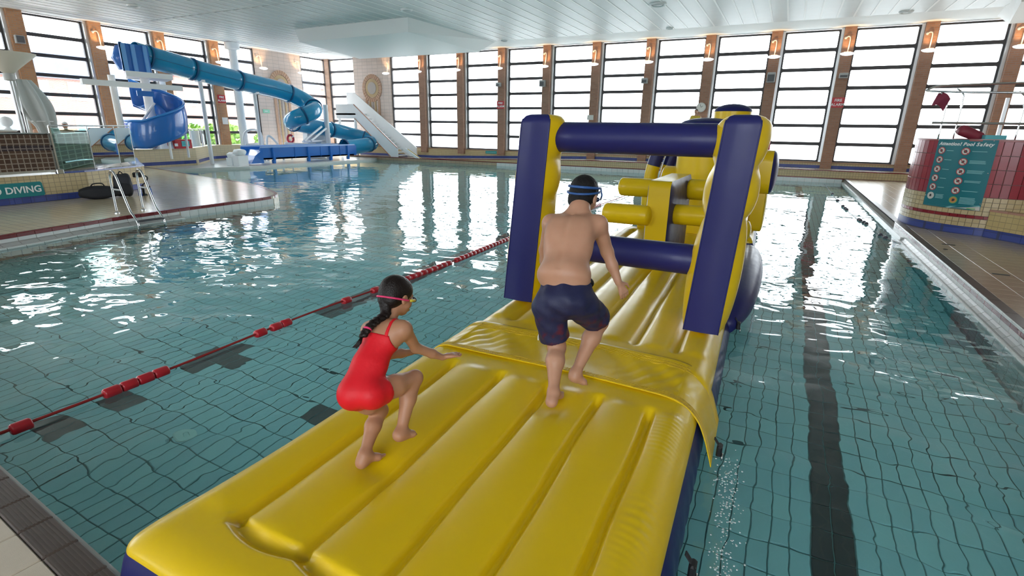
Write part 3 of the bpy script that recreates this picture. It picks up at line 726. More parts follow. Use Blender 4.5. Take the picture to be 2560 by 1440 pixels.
# joint flap draped across the gap between the first two mats
prof = spline([(-2.335, 0, .10), (-2.322, 0, .18), (-2.285, 0, .255), (-2.23, 0, .312), (-2.15, 0, .347), (-2.03, 0, .356), (-1.7, 0, .357), (-1.2, 0, .355), (-.7, 0, .357), (-.46, 0, .352), (-.34, 0, .325), (-.255, 0, .265), (-.205, 0, .18), (-.17, 0, .09), (-.145, 0, .02)], 9)
def flap(u, v):
    k = u*(len(prof)-1); i = min(int(k), len(prof)-2); p = prof[i]+(prof[i+1]-prof[i])*(k-i)
    y = 3.07+.60*v-(.16*max(0, (p.x+.5)/.4)**2 if p.x > -.5 else 0)+.012*math.sin(p.x*4)
    zz = -.016*math.sin(PI*v)+.006*math.sin(p.x*23+v*9)*math.sin(v*PI)+.004*math.sin(p.x*57-v*21)*math.sin(v*PI)
    nrm = -.009
    return (p.x-.035*(y-2)+.05+(0 if p.x < -.5 else 0), y, p.z+zz*(1 if -2.1 < p.x < -.4 else .3)+nrm)
g = G().grid(flap, 150, 26)
fo = mk('joint_flap', g, M_YEL, course, smooth=True, solid=.005)
st = G()
for v0, v1 in ((.02, .065), (.075, .12), (.80, .845), (.865, .91)):
    for i in range(8, 292):
        a = Vector(flap(i/300, v0)); b = Vector(flap((i+.8)/300, v1)); st.obox(a+Vector((0, 0, .002)), b+Vector((0, 0, .002)), .0035, .006)
for v0 in (.015, .070, .125, .795, .855, .915): st.tube([Vector(flap(i/60, v0))+Vector((0, 0, .001)) for i in range(1, 60)], .003, 5)
o = mk('stitching', st, mat('yellow webbing stitch', (.66, .44, .03), .5), fo); o['kind'] = 'stuff'
for x, y, z in ((-.10, 3.08, .06), (-.10, 2.0, .10), (-.17, 5.25, .14), (-.2, 8.1, .12), (-.30, 11.0, .3)):
    b = mk('buckle', G().cbox(x-.015, x+.018, y-.032, y+.032, z-.035, z+.035, .009), M_BLK, course)
    mk('ring', G().tube([(x+.022, y+.022*math.cos(t), z-.05+.022*math.sin(t)) for t in np.linspace(0, 2*PI, 13)[:-1]], .005, 6, closed=True), M_STEEL, b, smooth=True)
    mk('webbing', G().obox((x-.005, y, z+.03), (x-.035, y, z+.07), .028, .006), M_STRAP, b)

# ================================================================== LANE ROPE
rope = root('lane_rope', (-4.25, 4, .03), 'red lane rope with cylindrical floats stretched across the water', 'lane rope')
ry = np.linspace(.7, 25.3, 90)
mk('rope', G().tube([(-4.25+.03*math.sin(y*1.3), y, .028+.006*math.sin(y*2.1)) for y in ry], .011, 8), M_ROPE, rope, smooth=True)
fg = G().tube([(-4.25, -.052, 0), (-4.25, -.050, 0)], .01, 4)
fl = G(); pr = [(.018, -.058), (.036, -.054), (.042, -.044), (.042, .044), (.036, .054), (.018, .058)]
n = 16; fl.v = [(r*math.cos(2*PI*j/n), y, r*math.sin(2*PI*j/n)) for r, y in pr for j in range(n)]
fl.f = [(i*n+j, (i+1)*n+j, (i+1)*n+(j+1) % n, i*n+(j+1) % n) for i in range(len(pr)-1) for j in range(n)]+[tuple(range(n)), tuple(reversed(range((len(pr)-1)*n, len(pr)*n)))]
fm = mesh_of('float', fl, M_FLOAT); fm.polygons.foreach_set('use_smooth', [True]*len(fl.f)); fm.set_sharp_from_angle(angle=.9)
FY = [1.19, 1.73, 1.85, 1.97, 2.09, 3.04, 3.22, 3.34, 4.18, 4.65]+[5.24+.12*i for i in range(9)]+[6.46+.12*i for i in range(60)]
for y in FY:
    inst(fm, 'float', (-4.25+.03*math.sin(y*1.3), y, .022), rope)

# foam thrown up beside the flap
rr = random.Random(3); g = G()
for i in range(420):
    t = rr.random(); y = 3.05-1.5*t+rr.gauss(0, .05); x = -.04+.11*t+rr.gauss(0, .035); r = .0025+.004*rr.random()
    g.ball((x, y, .002+abs(rr.gauss(0, .02))*(1-t)), r, 5, 3, sc=(1, 1, .6))
tag(mk('foam', g, mat('white foam', (.85, .9, .9), .15, trans=.4)), 'sparse line of white foam bubbles beside the yellow flap', 'foam', kind='stuff')
# ================================================================== PEOPLE (bodies grown from smooth distance fields)
class Field:
    def __init__(s, lo, hi, h):
        s.h = h; s.lo = np.array(lo, float); s.n = np.ceil((np.array(hi)-s.lo)/h).astype(int)+1
        s.ax = [s.lo[i]+h*np.arange(s.n[i]) for i in range(3)]
        s.d = np.full(s.n, 9.0, np.float32)
    def _win(s, lo, hi):
        return tuple(slice(max(0, int((lo[i]-s.lo[i])/s.h)), max(0, min(int(s.n[i]), int((hi[i]-s.lo[i])/s.h)+2))) for i in range(3))
    def _pts(s, w): return np.stack(np.meshgrid(*[s.ax[i][w[i]] for i in range(3)], indexing='ij'), -1)
    def _mix(s, w, d, k, op):
        o = s.d[w]
        if op == 'add':
            if k > 0:
                hh = np.clip(k-np.abs(o-d), 0, None)/k; s.d[w] = np.minimum(o, d)-hh*hh*k*.25
            else: s.d[w] = np.minimum(o, d)
        elif op == 'cut': s.d[w] = np.maximum(o, -d)
    def cap(s, a, b, r1, r2=None, k=.02, op='add'):
        a, b = np.array(a, float), np.array(b, float); r2 = r1 if r2 is None else r2; R = max(r1, r2)+k+2*s.h
        w = s._win(np.minimum(a, b)-R, np.maximum(a, b)+R); p = s._pts(w)
        if p.size == 0: return s
        ba = b-a; t = np.clip(((p-a)@ba)/max(1e-9, ba@ba), 0, 1)
        d = np.linalg.norm(p-a-t[..., None]*ba, axis=-1)-(r1+t*(r2-r1)); s._mix(w, d, k, op); return s
    def ell(s, c, r, axes=None, k=.02, op='add'):
        c = np.array(c, float); r = np.array(r, float); R = r.max()+k+2*s.h
        w = s._win(c-R, c+R); p = s._pts(w)-c
        if axes is not None: p = p@np.array(axes, float).T
        k0 = np.linalg.norm(p/r, axis=-1); k1 = np.linalg.norm(p/(r*r), axis=-1)+1e-9
        s._mix(w, k0*(k0-1)/k1, k, op); return s
    def plane(s, p0, n):
        """keep the side the normal points away from"""
        n = np.array(n, float); n /= np.linalg.norm(n); p0 = np.array(p0, float)
        q = (s.ax[0][:, None, None]-p0[0])*n[0]+(s.ax[1][None, :, None]-p0[1])*n[1]+(s.ax[2][None, None, :]-p0[2])*n[2]
        s.d = np.maximum(s.d, q.astype(np.float32)); return s
    def copy(s):
        f = Field.__new__(Field); f.h, f.lo, f.n, f.ax = s.h, s.lo, s.n, s.ax; f.d = s.d.copy(); return f
    def mesh(s):
        v = s.d; v[0] = v[-1] = 1; v[:, 0] = v[:, -1] = 1; v[:, :, 0] = v[:, :, -1] = 1
        sg = v < 0; c = np.zeros(tuple(s.n-1), np.int8)
        offs = [(i, j, k) for i in (0, 1) for j in (0, 1) for k in (0, 1)]
        for i, j, k in offs: c += sg[i:s.n[0]-1+i, j:s.n[1]-1+j, k:s.n[2]-1+k]
        act = np.argwhere((c > 0) & (c < 8)); idx = -np.ones(tuple(s.n-1), np.int32); idx[tuple(act.T)] = np.arange(len(act))
        val = {o: v[act[:, 0]+o[0], act[:, 1]+o[1], act[:, 2]+o[2]] for o in offs}
        sm_ = np.zeros((len(act), 3)); ct = np.zeros(len(act))
        for o in offs:
            for a in range(3):
                if o[a]: continue
                q = list(o); q[a] = 1; q = tuple(q); x, y = val[o], val[q]; cr = (x < 0) != (y < 0)
                t = np.where(cr, x/np.where(cr, x-y, 1), 0)
                p = np.tile(np.array(o, float), (len(act), 1)); p[:, a] = t
                sm_[cr] += p[cr]; ct[cr] += 1
        V = s.lo+s.h*(act+sm_/ct[:, None]); F = []
        for a in range(3):
            b, c_ = (a+1) % 3, (a+2) % 3
            sl0 = [slice(None)]*3; sl1 = [slice(None)]*3; sl0[a] = slice(0, -1); sl1[a] = slice(1, None)
            e = np.argwhere(sg[tuple(sl0)] != sg[tuple(sl1)]); e = e[(e[:, b] > 0) & (e[:, c_] > 0) & (e[:, b] < s.n[b]-1) & (e[:, c_] < s.n[c_]-1)]
            inn = sg[tuple(e.T)]
            def at(db, dc):
                q = e.copy(); q[:, b] += db; q[:, c_] += dc; return idx[tuple(q.T)]
            quad = np.stack([at(-1, -1), at(0, -1), at(0, 0), at(-1, 0)], 1)
            quad[~inn] = quad[~inn][:, ::-1]; F.append(quad)
        F = np.concatenate(F); return V, F
def field_obj(name, f, m, parent, smooth_it=2):
    V, F = f.mesh(); org = np.array(ORI[parent.name])
    me = bpy.data.meshes.new(name); me.vertices.add(len(V)); me.vertices.foreach_set('co', (V-org).astype(np.float32).ravel())
    me.loops.add(F.size); me.loops.foreach_set('vertex_index', F.astype(np.int32).ravel())
    me.polygons.add(len(F)); me.polygons.foreach_set('loop_start', np.arange(0, F.size, 4, dtype=np.int32))
    try: me.polygons.foreach_set('loop_total', np.full(len(F), 4, np.int32))
    except Exception: pass
    me.polygons.foreach_set('use_smooth', np.ones(len(F), bool)); me.update(calc_edges=True); me.validate()
    me.materials.append(m); o = bpy.data.objects.new(name, me); link(o, parent); ORI[o.name] = Vector(org)
    if smooth_it:
        md = o.modifiers.new('smooth', 'SMOOTH'); md.factor = .5; md.iterations = smooth_it
    return o
def V3(p): return np.array(p, float)
def frame(up, fwd):
    up = V3(up)/np.linalg.norm(up); fwd = V3(fwd)-up*(V3(fwd)@up); fwd /= np.linalg.norm(fwd); r = np.cross(fwd, up); return np.array([r, fwd, up])
def skinmat(name, col):
    m = mat(name, col, .42, .4, sss=.12); nt = m.node_tree; N = nt.nodes; L = nt.links; b = N['Principled BSDF']
    tc = N.new('ShaderNodeTexCoord'); no = N.new('ShaderNodeTexNoise'); no.inputs['Scale'].default_value = 14; no.inputs['Detail'].default_value = 5
    L.new(tc.outputs['Object'], no.inputs['Vector']); mx = N.new('ShaderNodeMix'); mx.data_type = 'RGBA'
    mx.inputs[6].default_value = (col[0]*.92, col[1]*.84, col[2]*.80, 1); mx.inputs[7].default_value = (min(1, col[0]*1.06), col[1]*1.08, col[2]*1.1, 1)
    L.new(no.outputs['Fac'], mx.inputs[0]); L.new(mx.outputs[2], b.inputs['Base Color'])
    return m
def hand(f, w, e, out, palm, s=1.0, curl=.5, thumb=1):
    """wrist point, direction of the fingers, palm normal; five fingers of different lengths"""
    e = V3(e)/np.linalg.norm(e); palm = V3(palm)-e*(V3(palm)@e); palm /= np.linalg.norm(palm); side = np.cross(e, palm)*thumb
    w = V3(w); L = .070*s
    for q in (-.5, -.17, .17, .5): f.cap(w+e*.012*s, w+e*L+side*q*.044*s, .014*s, .0115*s, .008)
    for q, ln in ((.52, .050), (.18, .058), (-.17, .054), (-.52, .042)):
        a = w+e*L+side*q*.046*s; d = e*math.cos(curl*.5)+palm*math.sin(curl*.5)+side*q*.14; b = a+d*ln*.5*s
        d2 = e*math.cos(curl*1.3)+palm*math.sin(curl*1.3)+side*q*.12; c = b+d2*ln*.5*s
        f.cap(a, b, .0082*s, .0075*s, .003); f.cap(b, c, .0075*s, .0062*s, .003)
    a = w+e*.018*s+side*.018*s; b = a+(e*.6+side*.75+palm*.15)*.036*s; c = b+(e*.9+side*.3+palm*.3)*.032*s
    f.cap(a, b, .013*s, .0095*s, .006); f.cap(b, c, .0092*s, .0072*s, .003)
def foot(f, ank, heel, toe, s=1.0, lat=1):
    ank, heel, toe = V3(ank), V3(heel), V3(toe); d = toe-heel; L = np.linalg.norm(d); d /= L
    up = ank-heel-d*((ank-heel)@d); up /= np.linalg.norm(up); sd = np.cross(d, up)*lat     # sd points to the little toe
    hc = heel+d*.028*s+up*.026*s
    f.cap(hc, hc+d*.01, .027*s, .024*s, .015); f.cap(hc, ank, .026*s, .030*s, .03)
    b1 = heel+d*(L*.70)-sd*.018*s+up*.020*s; b2 = heel+d*(L*.64)+sd*.022*s+up*.016*s
    f.cap(ank-up*.012*s, b1, .030*s, .020*s, .03); f.cap(hc, b2, .022*s, .016*s, .03); f.cap(b1, b2, .019*s, .015*s, .02)
    for i in range(5):
        t = i/4; base = b1+(b2-b1)*t-up*.004*s; ln = (.045-.020*t)*s; r = (.0105-.0035*t)*s
        f.cap(base, base+d*ln+sd*.004*(t-.3)*s-up*.002*s, r*1.15, r, .004)
def head(f, c, ax, s=1.0):
    R = lambda x, y, z: c+(ax[0]*x+ax[1]*y+ax[2]*z)*s
    f.ell(R(0, -.008, .018), (.071*s, .088*s, .080*s), ax, .02)        # skull
    f.ell(R(0, .028, -.040), (.052*s, .056*s, .062*s), ax, .03)       # face
    f.ell(R(0, .052, -.082), (.026*s, .022*s, .018*s), ax, .02)       # chin
    f.cap(R(0, .080, -.012), R(0, .094, -.036), .008*s, .0125*s, .010); f.cap(R(-.010, .088, -.040), R(.010, .088, -.040), .008*s, .008*s, .006)
    f.cap(R(-.030, .070, .012), R(.030, .070, .012), .012*s, .012*s, .012)
    for q in (-1, 1):
        f.cap(R(q*.034, .055, -.036), R(q*.040, .045, -.044), .020*s, .018*s, .02)
        f.ell(R(q*.030, .080, -.004), (.013*s, .010*s, .010*s), ax, .002, 'cut')
        f.ell(R(q*.072, -.002, -.020), (.009*s, .020*s, .030*s), ax, .006); f.ell(R(q*.080, .004, -.018), (.005*s, .010*s, .016*s), ax, .001, 'cut')
    f.cap(R(-.018, .080, -.062), R(.018, .080, -.062), .0075*s, .0075*s, .006); f.cap(R(-.014, .079, -.071), R(.014, .079, -.071), .0075*s, .0075*s, .006)
    return R
def eyes(R, s, par):
    for q in (-1, 1):
        e = mk('eye', G().ball(R(q*.030, .070, -.004), .0125*s, 14, 10), mat('eye white', (.8, .8, .78), .2), par, smooth=True)
        mk('iris', G().ball(R(q*.030, .0805, -.004), .0045*s, 10, 6), mat('dark iris', (.05, .025, .015), .2), e, smooth=True)
    g = G().tube([R(-.020, .0865, -.066), R(-.008, .089, -.0655), R(.008, .089, -.0655), R(.020, .0865, -.066)], .0032*s, 6)
    mk('lips', g, mat('lips', (.40, .14, .12), .4), par, smooth=True)
def ringpath(R, rx, ry, tilt, z, n=40, a0=0, a1=2*PI, yo=-.008):
    return [R(rx*math.sin(a), yo+ry*math.cos(a), z+tilt*math.cos(a)) for a in np.linspace(a0, a1, n)]

# ---------------------------------------------------------------- girl
def build_girl():
    J = {k: V3(v) for k, v in dict(pelvis=(-1.672, 1.676, .725), hipL=(-1.695, 1.655, .705), hipR=(-1.598, 1.692, .715), waist=(-1.680, 1.762, .822), chest=(-1.690, 1.865, .918), neck=(-1.712, 1.966, .986), head=(-1.723, 2.046, 1.098),
        shL=(-1.800, 1.905, .935), shR=(-1.592, 1.930, .972), elR=(-1.606, 2.035, .825), wrR=(-1.536, 2.178, .727), haR=(-1.44, 2.27, .745), elL=(-1.80, 2.02, .745), wrL=(-1.74, 2.16, .72),
        ankL=(-1.636, 1.634, .397), heelL=(-1.640, 1.590, .345), toeL=(-1.600, 1.738, .343), kneeL=(-1.70, 1.835, .525), kneeR=(-1.549, 1.945, .702), ankR=(-1.512, 1.772, .487), heelR=(-1.506, 1.722, .470), toeR=(-1.478, 1.868, .425)).items()}
    t = root('person', (-1.63, 1.64, .345), 'girl in red swimsuit with a dark plait, crouched mid-stride on the near yellow mat', 'person')
    lo, hi = (-1.95, 1.45, .30), (-1.30, 2.45, 1.26); f = Field(lo, hi, .0055)
    spine = J['neck']-J['pelvis']; sx = J['hipR']-J['hipL']; ax = frame(spine, np.cross(spine, sx))
    fw = ax[1]
    def torso(f, e=0):
        ps = J['pelvis']
        f.ell(ps-fw*.008, (.090+e, .074+e, .085+e), ax, .03)
        for q in ('hipL', 'hipR'): f.ell(J[q]-fw*.022-ax[2]*.010, (.052+e, .058+e, .060+e), ax, .04)
        f.ell(J['waist'], (.088+e, .068+e, .10+e), ax, .06); f.ell(J['chest'], (.092+e, .066+e, .095+e), ax, .05)
        f.cap(J['chest']+ax[2]*.03-ax[0]*.05, J['chest']+ax[2]*.03+ax[0]*.05, .052+e, .052+e, .04)
    torso(f)
    f.cap(J['shL']*.7+J['chest']*.3+ax[2]*.01, J['shR']*.7+J['chest']*.3+ax[2]*.01, .044, .044, .05)
    f.cap(J['neck']-ax[2]*.03, J['head']-ax[2]*.02, .040, .035, .03)
    for a, b, c, sd in (('shR', 'elR', 'wrR', 1), ('shL', 'elL', 'wrL', -1)):
        f.cap(J[a]*.55+J['chest']*.45+ax[2]*.02, J[a], .042, .036, .04); f.cap(J[a], J[b], .036, .027, .025); f.cap(J[b], J[b]*.4+J[c]*.6, .028, .0245, .015); f.cap(J[b]*.4+J[c]*.6, J[c], .0245, .018, .015)
    hand(f, J['wrR'], J['haR']-J['wrR'], None, (-.1, -.1, -1), .86, .25, 1)
    hand(f, J['wrL'], (.3, .9, .1), None, (0, 0, -1), .86, .4, -1)
    for h_, k_, a_, q_, o_, lt in (('hipL', 'kneeL', 'ankL', 'heelL', 'toeL', -1), ('hipR', 'kneeR', 'ankR', 'heelR', 'toeR', 1)):
        H, K, A = J[h_], J[k_], J[a_]
        f.cap(H, H*.5+K*.5, .066, .055, .03); f.cap(H*.5+K*.5, K, .055, .040, .02); f.cap(K, K*.62+A*.38+(H-K)*.05, .039, .040, .02); f.cap(K*.62+A*.38+(H-K)*.05, A, .040, .024, .02)
        foot(f, A, J[q_], J[o_], .82, lt)
    hx = frame((-.05, .42, .90), (.26, .93, -.42)); R = head(f, J['head'], hx, .98)
    M_SK = skinmat('girl skin', (.40, .20, .115))
    body = field_obj('body', f, M_SK, t)
    # swimsuit: a shell just outside the torso, cut at the neckline and leg openings
    su = Field(lo, hi, .0055); torso(su, .006)
    for h_, k_ in (('hipL', 'kneeL'), ('hipR', 'kneeR')):
        H, K = J[h_], J[k_]; su.cap(H, H+(K-H)*.16, .072, .068, .02)
    su.plane(J['chest']+ax[2]*.018, ax[2]-fw*.25)
    for a in ('shL', 'shR'): su.ell(J[a]-ax[2]*.03, (.052, .10, .075), ax, 0, 'cut')
    for h_, k_, dz in (('hipL', 'kneeL', .30), ('hipR', 'kneeR', .30)):
        H, K = J[h_], J[k_]; a = H+(K-H)*dz; d = K-H; L = np.linalg.norm(d); su.cap(a+d*.30, K, .10, .10, 0, 'cut')
    M_SUIT = mat('red swimsuit', (.62, .010, .018), .5, .3, bump=(60, .1), vary=(9, .08)); suit = field_obj('swimsuit', su, M_SUIT, t)
    for q in (-1, 1):                                      # shoulder straps follow the skin
        sf = f.copy(); sf.d = sf.d-.004; c = J['chest']+ax[0]*q*.052
        sf.plane(c+ax[0]*.0085, ax[0]); sf.plane(c-ax[0]*.0085, -ax[0]); sf.plane(J['chest']+ax[2]*.004, -ax[2]+fw*.25); sf.plane(J['neck']+ax[2]*.05, ax[2])
        sf.plane(J['chest']+fw*.10, fw)
        field_obj('strap', sf, M_SUIT, suit, 1)
    # hair: cap over the skull plus a plait
    M_H = mat('dark brown hair', (.010, .006, .005), .42, .3, bump=(150, .35)); hr = Field(lo, hi, .0055)
    hr.ell(R(0, -.012, .022), (.079*.98, .097*.98, .088*.98), hx, .02); hr.ell(R(0, -.050, -.030), (.066, .050, .055), hx, .03)
    hr.plane(R(0, .058, .02), hx[1]*.80-hx[2]*.60)
    hair = field_obj('hair', hr, M_H, t)
    P = spline([R(0, -.082, -.035), J['neck']-fw*.056-ax[0]*.008+ax[2]*.005, J['chest']-fw*.088-ax[0]*.032+ax[2]*.035, J['chest']-fw*.098-ax[0]*.048-ax[2]*.045], 12)
    pl = Field(lo, hi, .0045)
    for i in range(len(P)-1):
        t_ = i/(len(P)-1); c = V3(P[i]); pl.ell(c+ax[0]*.010*math.sin(i*1.9), np.array((.026, .022, .020))*(1-.45*t_), ax, .006)
    plait = field_obj('plait', pl, M_H, t, 1)
    e = V3(P[-1]); tl = G()
    for i in range(14):
        a = 2*PI*i/14; tl.tube([e, e-ax[2]*.03+ax[0]*.008*math.cos(a)+fw*.006*math.sin(a), e-ax[2]*.062-ax[0]*.012+ax[0]*.012*math.cos(a)], [.006, .004, .001], 5)
    mk('plait_end', tl, M_H, plait, smooth=True)
    i = int(len(P)*.80); mk('hair_tie', G().tube([V3(P[i])+ax[0]*.017*math.cos(a)+fw*.017*math.sin(a)+ax[2]*.003 for a in np.linspace(0, 2*PI, 15)[:-1]], .006, 6, closed=True), mat('pink elastic', (.65, .03, .13), .5), plait, smooth=True)
    pk = mat('pink strap', (.62, .03, .12), .4)
    gog = mk('goggle_strap', G().tube(ringpath(R, .083, .101, .004, -.022, 34, PI*.40, PI*1.60), .0055, 6), pk, t, smooth=True)
    M_Y = mat('yellow goggle frame', (.62, .50, .05), .3)
    for q in (-1, 1):
        mk('side_piece', G().tube([R(q*.080, .030, -.020), R(q*.074, .050, -.016), R(q*.058, .078, -.010)], .0075, 6), M_Y, gog, smooth=True)
        mk('lens', G().ball(R(q*.031, .090, -.006), .021, 14, 8, sc=(1, .5, .75)), mat('smoke lens', (.04, .05, .07), .05, .8), gog, smooth=True)
    eyes(R, .98, t)
build_girl()

# ---------------------------------------------------------------- boy
def build_boy():
    J = {k: V3(v) for k, v in dict(pelvis=(-1.09, 2.866, .960), hipL=(-1.175, 2.805, .900), hipR=(-1.000, 2.905, .915), waist=(-1.122, 2.935, 1.130), chest=(-1.160, 3.095, 1.315), neck=(-1.166, 3.262, 1.440), head=(-1.176, 3.366, 1.532),
        shL=(-1.318, 3.150, 1.355), shR=(-1.006, 3.185, 1.372), elR=(-.962, 3.275, 1.180), wrR=(-.866, 3.262, .985), haR=(-.80, 3.29, .86), elL=(-1.395, 3.24, 1.15), wrL=(-1.41, 3.29, .96),
        ankL=(-1.048, 2.640, .420), heelL=(-1.034, 2.565, .352), toeL=(-1.052, 2.765, .345), kneeL=(-1.125, 2.86, .62), kneeR=(-.935, 3.13, .735), ankR=(-.985, 2.85, .475), heelR=(-1.005, 2.80, .445), toeR=(-.925, 2.905, .365)).items()}
    t = root('person', (-1.04, 2.64, .35), 'boy in dark swim shorts with blue goggles, seen from behind stepping toward the arch', 'person')
    lo, hi = (-1.60, 2.42, .30), (-.66, 3.62, 1.72); f = Field(lo, hi, .0065)
    sp = J['neck']-J['pelvis']; sx = J['shR']-J['shL']; ax = frame(sp, np.cross(sp, sx)); fw = ax[1]
    f.ell(J['pelvis'], (.150, .115, .115), ax, .04)
    f.ell(J['waist']-ax[2]*.03, (.158, .120, .11), ax, .06); f.ell(J['waist']-ax[2]*.075-fw*.004, (.160, .112, .065), ax, .06)
    f.ell(J['chest']-ax[2]*.02, (.152, .108, .140), ax, .06)
    f.ell(J['waist']*.5+J['chest']*.5, (.156, .108, .15), ax, .06)
    f.ell(J['waist']+fw*.05-ax[2]*.02, (.12, .10, .11), ax, .06)
    f.cap(J['shL']*.72+J['chest']*.28-ax[2]*.018, J['shR']*.72+J['chest']*.28-ax[2]*.018, .060, .060, .06)
    for q in ('shL', 'shR'): f.cap(J['neck']+ax[2]*.012-fw*.012, J[q]*.62+J['neck']*.38-ax[2]*.022, .038, .040, .05)   # trapezius
    f.cap(J['neck']-ax[2]*.05, J['neck']+ax[2]*.02, .064, .056, .05); f.cap(J['neck'], J['head']-np.array((0, 0, .03)), .055, .052, .03)
    for q in (-1, 1): f.ell(J['chest']+ax[0]*q*.085-fw*.055-ax[2]*.03, (.055, .030, .085), ax, .05)     # shoulder blades
    px = f.ax[0][:, None, None]-J['chest'][0]; py = f.ax[1][None, :, None]-J['chest'][1]; pz = f.ax[2][None, None, :]-J['chest'][2]
    dot = lambda a: px*a[0]+py*a[1]+pz*a[2]
    f.d = f.d+(.006*np.exp(-(dot(ax[0])/.018)**2)*(dot(fw) < -.03)*(np.abs(dot(ax[2])+.10) < .22)).astype(np.float32)     # spine hollow
    for a, b, c in (('shR', 'elR', 'wrR'), ('shL', 'elL', 'wrL')):
        f.cap(J[a]*.6+J['chest']*.4+ax[2]*.01, J[a], .066, .058, .04); f.cap(J[a], J[b], .054, .041, .03); f.cap(J[b], J[b]*.55+J[c]*.45, .041, .036, .02); f.cap(J[b]*.55+J[c]*.45, J[c], .036, .025, .02)
    hand(f, J['wrR'], J['haR']-J['wrR'], None, (-.6, .5, -.1), 1.12, .7, 1)
    hand(f, J['wrL'], (.05, .2, -1), None, (.6, .5, -.1), 1.12, .6, -1)
    for h_, k_, a_, q_, o_, lt in (('hipL', 'kneeL', 'ankL', 'heelL', 'toeL', -1), ('hipR', 'kneeR', 'ankR', 'heelR', 'toeR', 1)):
        H, K, A = J[h_], J[k_], J[a_]; back = (H-K); cf = K*.66+A*.34-fw*.018
        f.cap(H, H*.5+K*.5, .090, .072, .04); f.cap(H*.5+K*.5, K, .072, .055, .03); f.cap(K, cf, .053, .056, .03); f.cap(cf, A, .055, .029, .03)
        foot(f, A, J[q_], J[o_], 1.08, lt)
    hx = frame((.05, .30, .95), (.12, .93, -.34)); R = head(f, J['head'], hx, 1.22)
    body = field_obj('body', f, skinmat('boy skin', (.44, .235, .15)), t, 3)
    # shorts
    sh = Field(lo, hi, .006)
    sh.ell(J['pelvis'], (.163, .128, .120), ax, .03); sh.ell(J['pelvis']-ax[2]*.05-fw*.02, (.160, .118, .10), ax, .03); sh.ell(J['pelvis']+ax[2]*.07, (.160, .124, .09), ax, .03)
    sh.plane(J['pelvis']+ax[2]*.115, ax[2])
    for h_, k_, e, r1, r2 in (('hipL', 'kneeL', .78, .102, .092), ('hipR', 'kneeR', .80, .108, .092)):
        H, K = J[h_], J[k_]; L = Field(lo, hi, .006); L.cap(H, H+(K-H)*1.2, r1, r2, .0); L.plane(H+(K-H)*e, K-H)
        hh = np.clip(.03-np.abs(sh.d-L.d), 0, None)/.03; sh.d = np.minimum(sh.d, L.d)-hh*hh*.03*.25
    # soft folds
    px = sh.ax[0][:, None, None]; py = sh.ax[1][None, :, None]; pz = sh.ax[2][None, None, :]
    sh.d = sh.d+(.0045*np.sin(px*46+pz*33)*np.sin(pz*29-py*38+1)).astype(np.float32)
    M_SH = mat('navy swim shorts', (.012, .014, .045), .5, .4, bump=(200, .2)); nt = M_SH.node_tree; N = nt.nodes; L_ = nt.links
    # print: navy above, dark red blotches towards the hems
    tc = N.new('ShaderNodeTexCoord'); no = N.new('ShaderNodeTexNoise'); no.inputs['Scale'].default_value = 16; no.inputs['Detail'].default_value = 3; L_.new(tc.outputs['Object'], no.inputs['Vector'])
    sx_ = N.new('ShaderNodeSeparateXYZ'); L_.new(tc.outputs['Object'], sx_.inputs[0]); mr = N.new('ShaderNodeMapRange'); mr.inputs[1].default_value = .52; mr.inputs[2].default_value = .40; L_.new(sx_.outputs['Z'], mr.inputs[0])
    mu = N.new('ShaderNodeMath'); mu.operation = 'MULTIPLY'; L_.new(mr.outputs[0], mu.inputs[0]); cr = N.new('ShaderNodeMapRange'); cr.inputs[1].default_value = .50; cr.inputs[2].default_value = .66; L_.new(no.outputs['Fac'], cr.inputs[0]); L_.new(cr.outputs[0], mu.inputs[1])
    mx = N.new('ShaderNodeMix'); mx.data_type = 'RGBA'; mx.inputs[6].default_value = (.014, .016, .055, 1); mx.inputs[7].default_value = (.10, .007, .012, 1); L_.new(mu.outputs[0], mx.inputs[0]); L_.new(mx.outputs[2], N['Principled BSDF'].inputs['Base Color'])
    shorts = field_obj('swim_shorts', sh, M_SH, t)
    c = J['pelvis']+ax[2]*.112
    wb = [c+ax[0]*.158*math.sin(a)+fw*(.122*math.cos(a)) for a in np.linspace(0, 2*PI, 40)[:-1]]
    mk('waistband', G().tube(wb, .013, 8, closed=True, squash=.6), mat('black waistband', (.012, .012, .016), .6), shorts, smooth=True)
    for h_, k_, e in (('hipL', 'kneeL', .73),):
        H, K = J[h_], J[k_]; d = K-H; d /= np.linalg.norm(d); u = np.cross(d, (0, 0, 1.)); u /= np.linalg.norm(u); w = np.cross(d, u); q = H+(K-H)*e
        mk('white_piping', G().tube([q+(u*math.cos(a)+w*math.sin(a))*.107+d*.03*math.sin(a*1.5) for a in np.linspace(PI*.62, PI*1.35, 18)], .0035, 6), M_WHITE, shorts, smooth=True)
    # hair, goggles
    hr = Field(lo, hi, .006); s = 1.22
    hr.ell(R(0, -.010, .020), (.077*s, .094*s, .086*s), hx, .02); hr.ell(R(0, -.040, -.042), (.066*s, .060*s, .056*s), hx, .03)
    hr.plane(R(0, .062, .02), hx[1]*.75-hx[2]*.66); hr.d = hr.d+(.0018*np.sin(px*190)*np.sin(py*170)*np.sin(pz*180)).astype(np.float32)
    for q in (-1, 1): hr.ell(R(q*.080, .012, -.025), (.022, .030, .034), hx, 0, 'cut')
    hair = field_obj('hair', hr, mat('black hair', (.006, .005, .005), .5, .3, bump=(220, .6)), t, 1)
    bl = mat('blue goggle strap', (.025, .085, .26), .35)
    gog = mk('goggle_strap', G().tube(ringpath(R, .082, .101, .022, .040, 40, PI*.30, PI*1.70), .0095, 6), bl, t, smooth=True)
    mk('second_strap', G().tube(ringpath(R, .0825, .101, .034, .014, 40, PI*.30, PI*1.70), .008, 6), bl, gog, smooth=True)
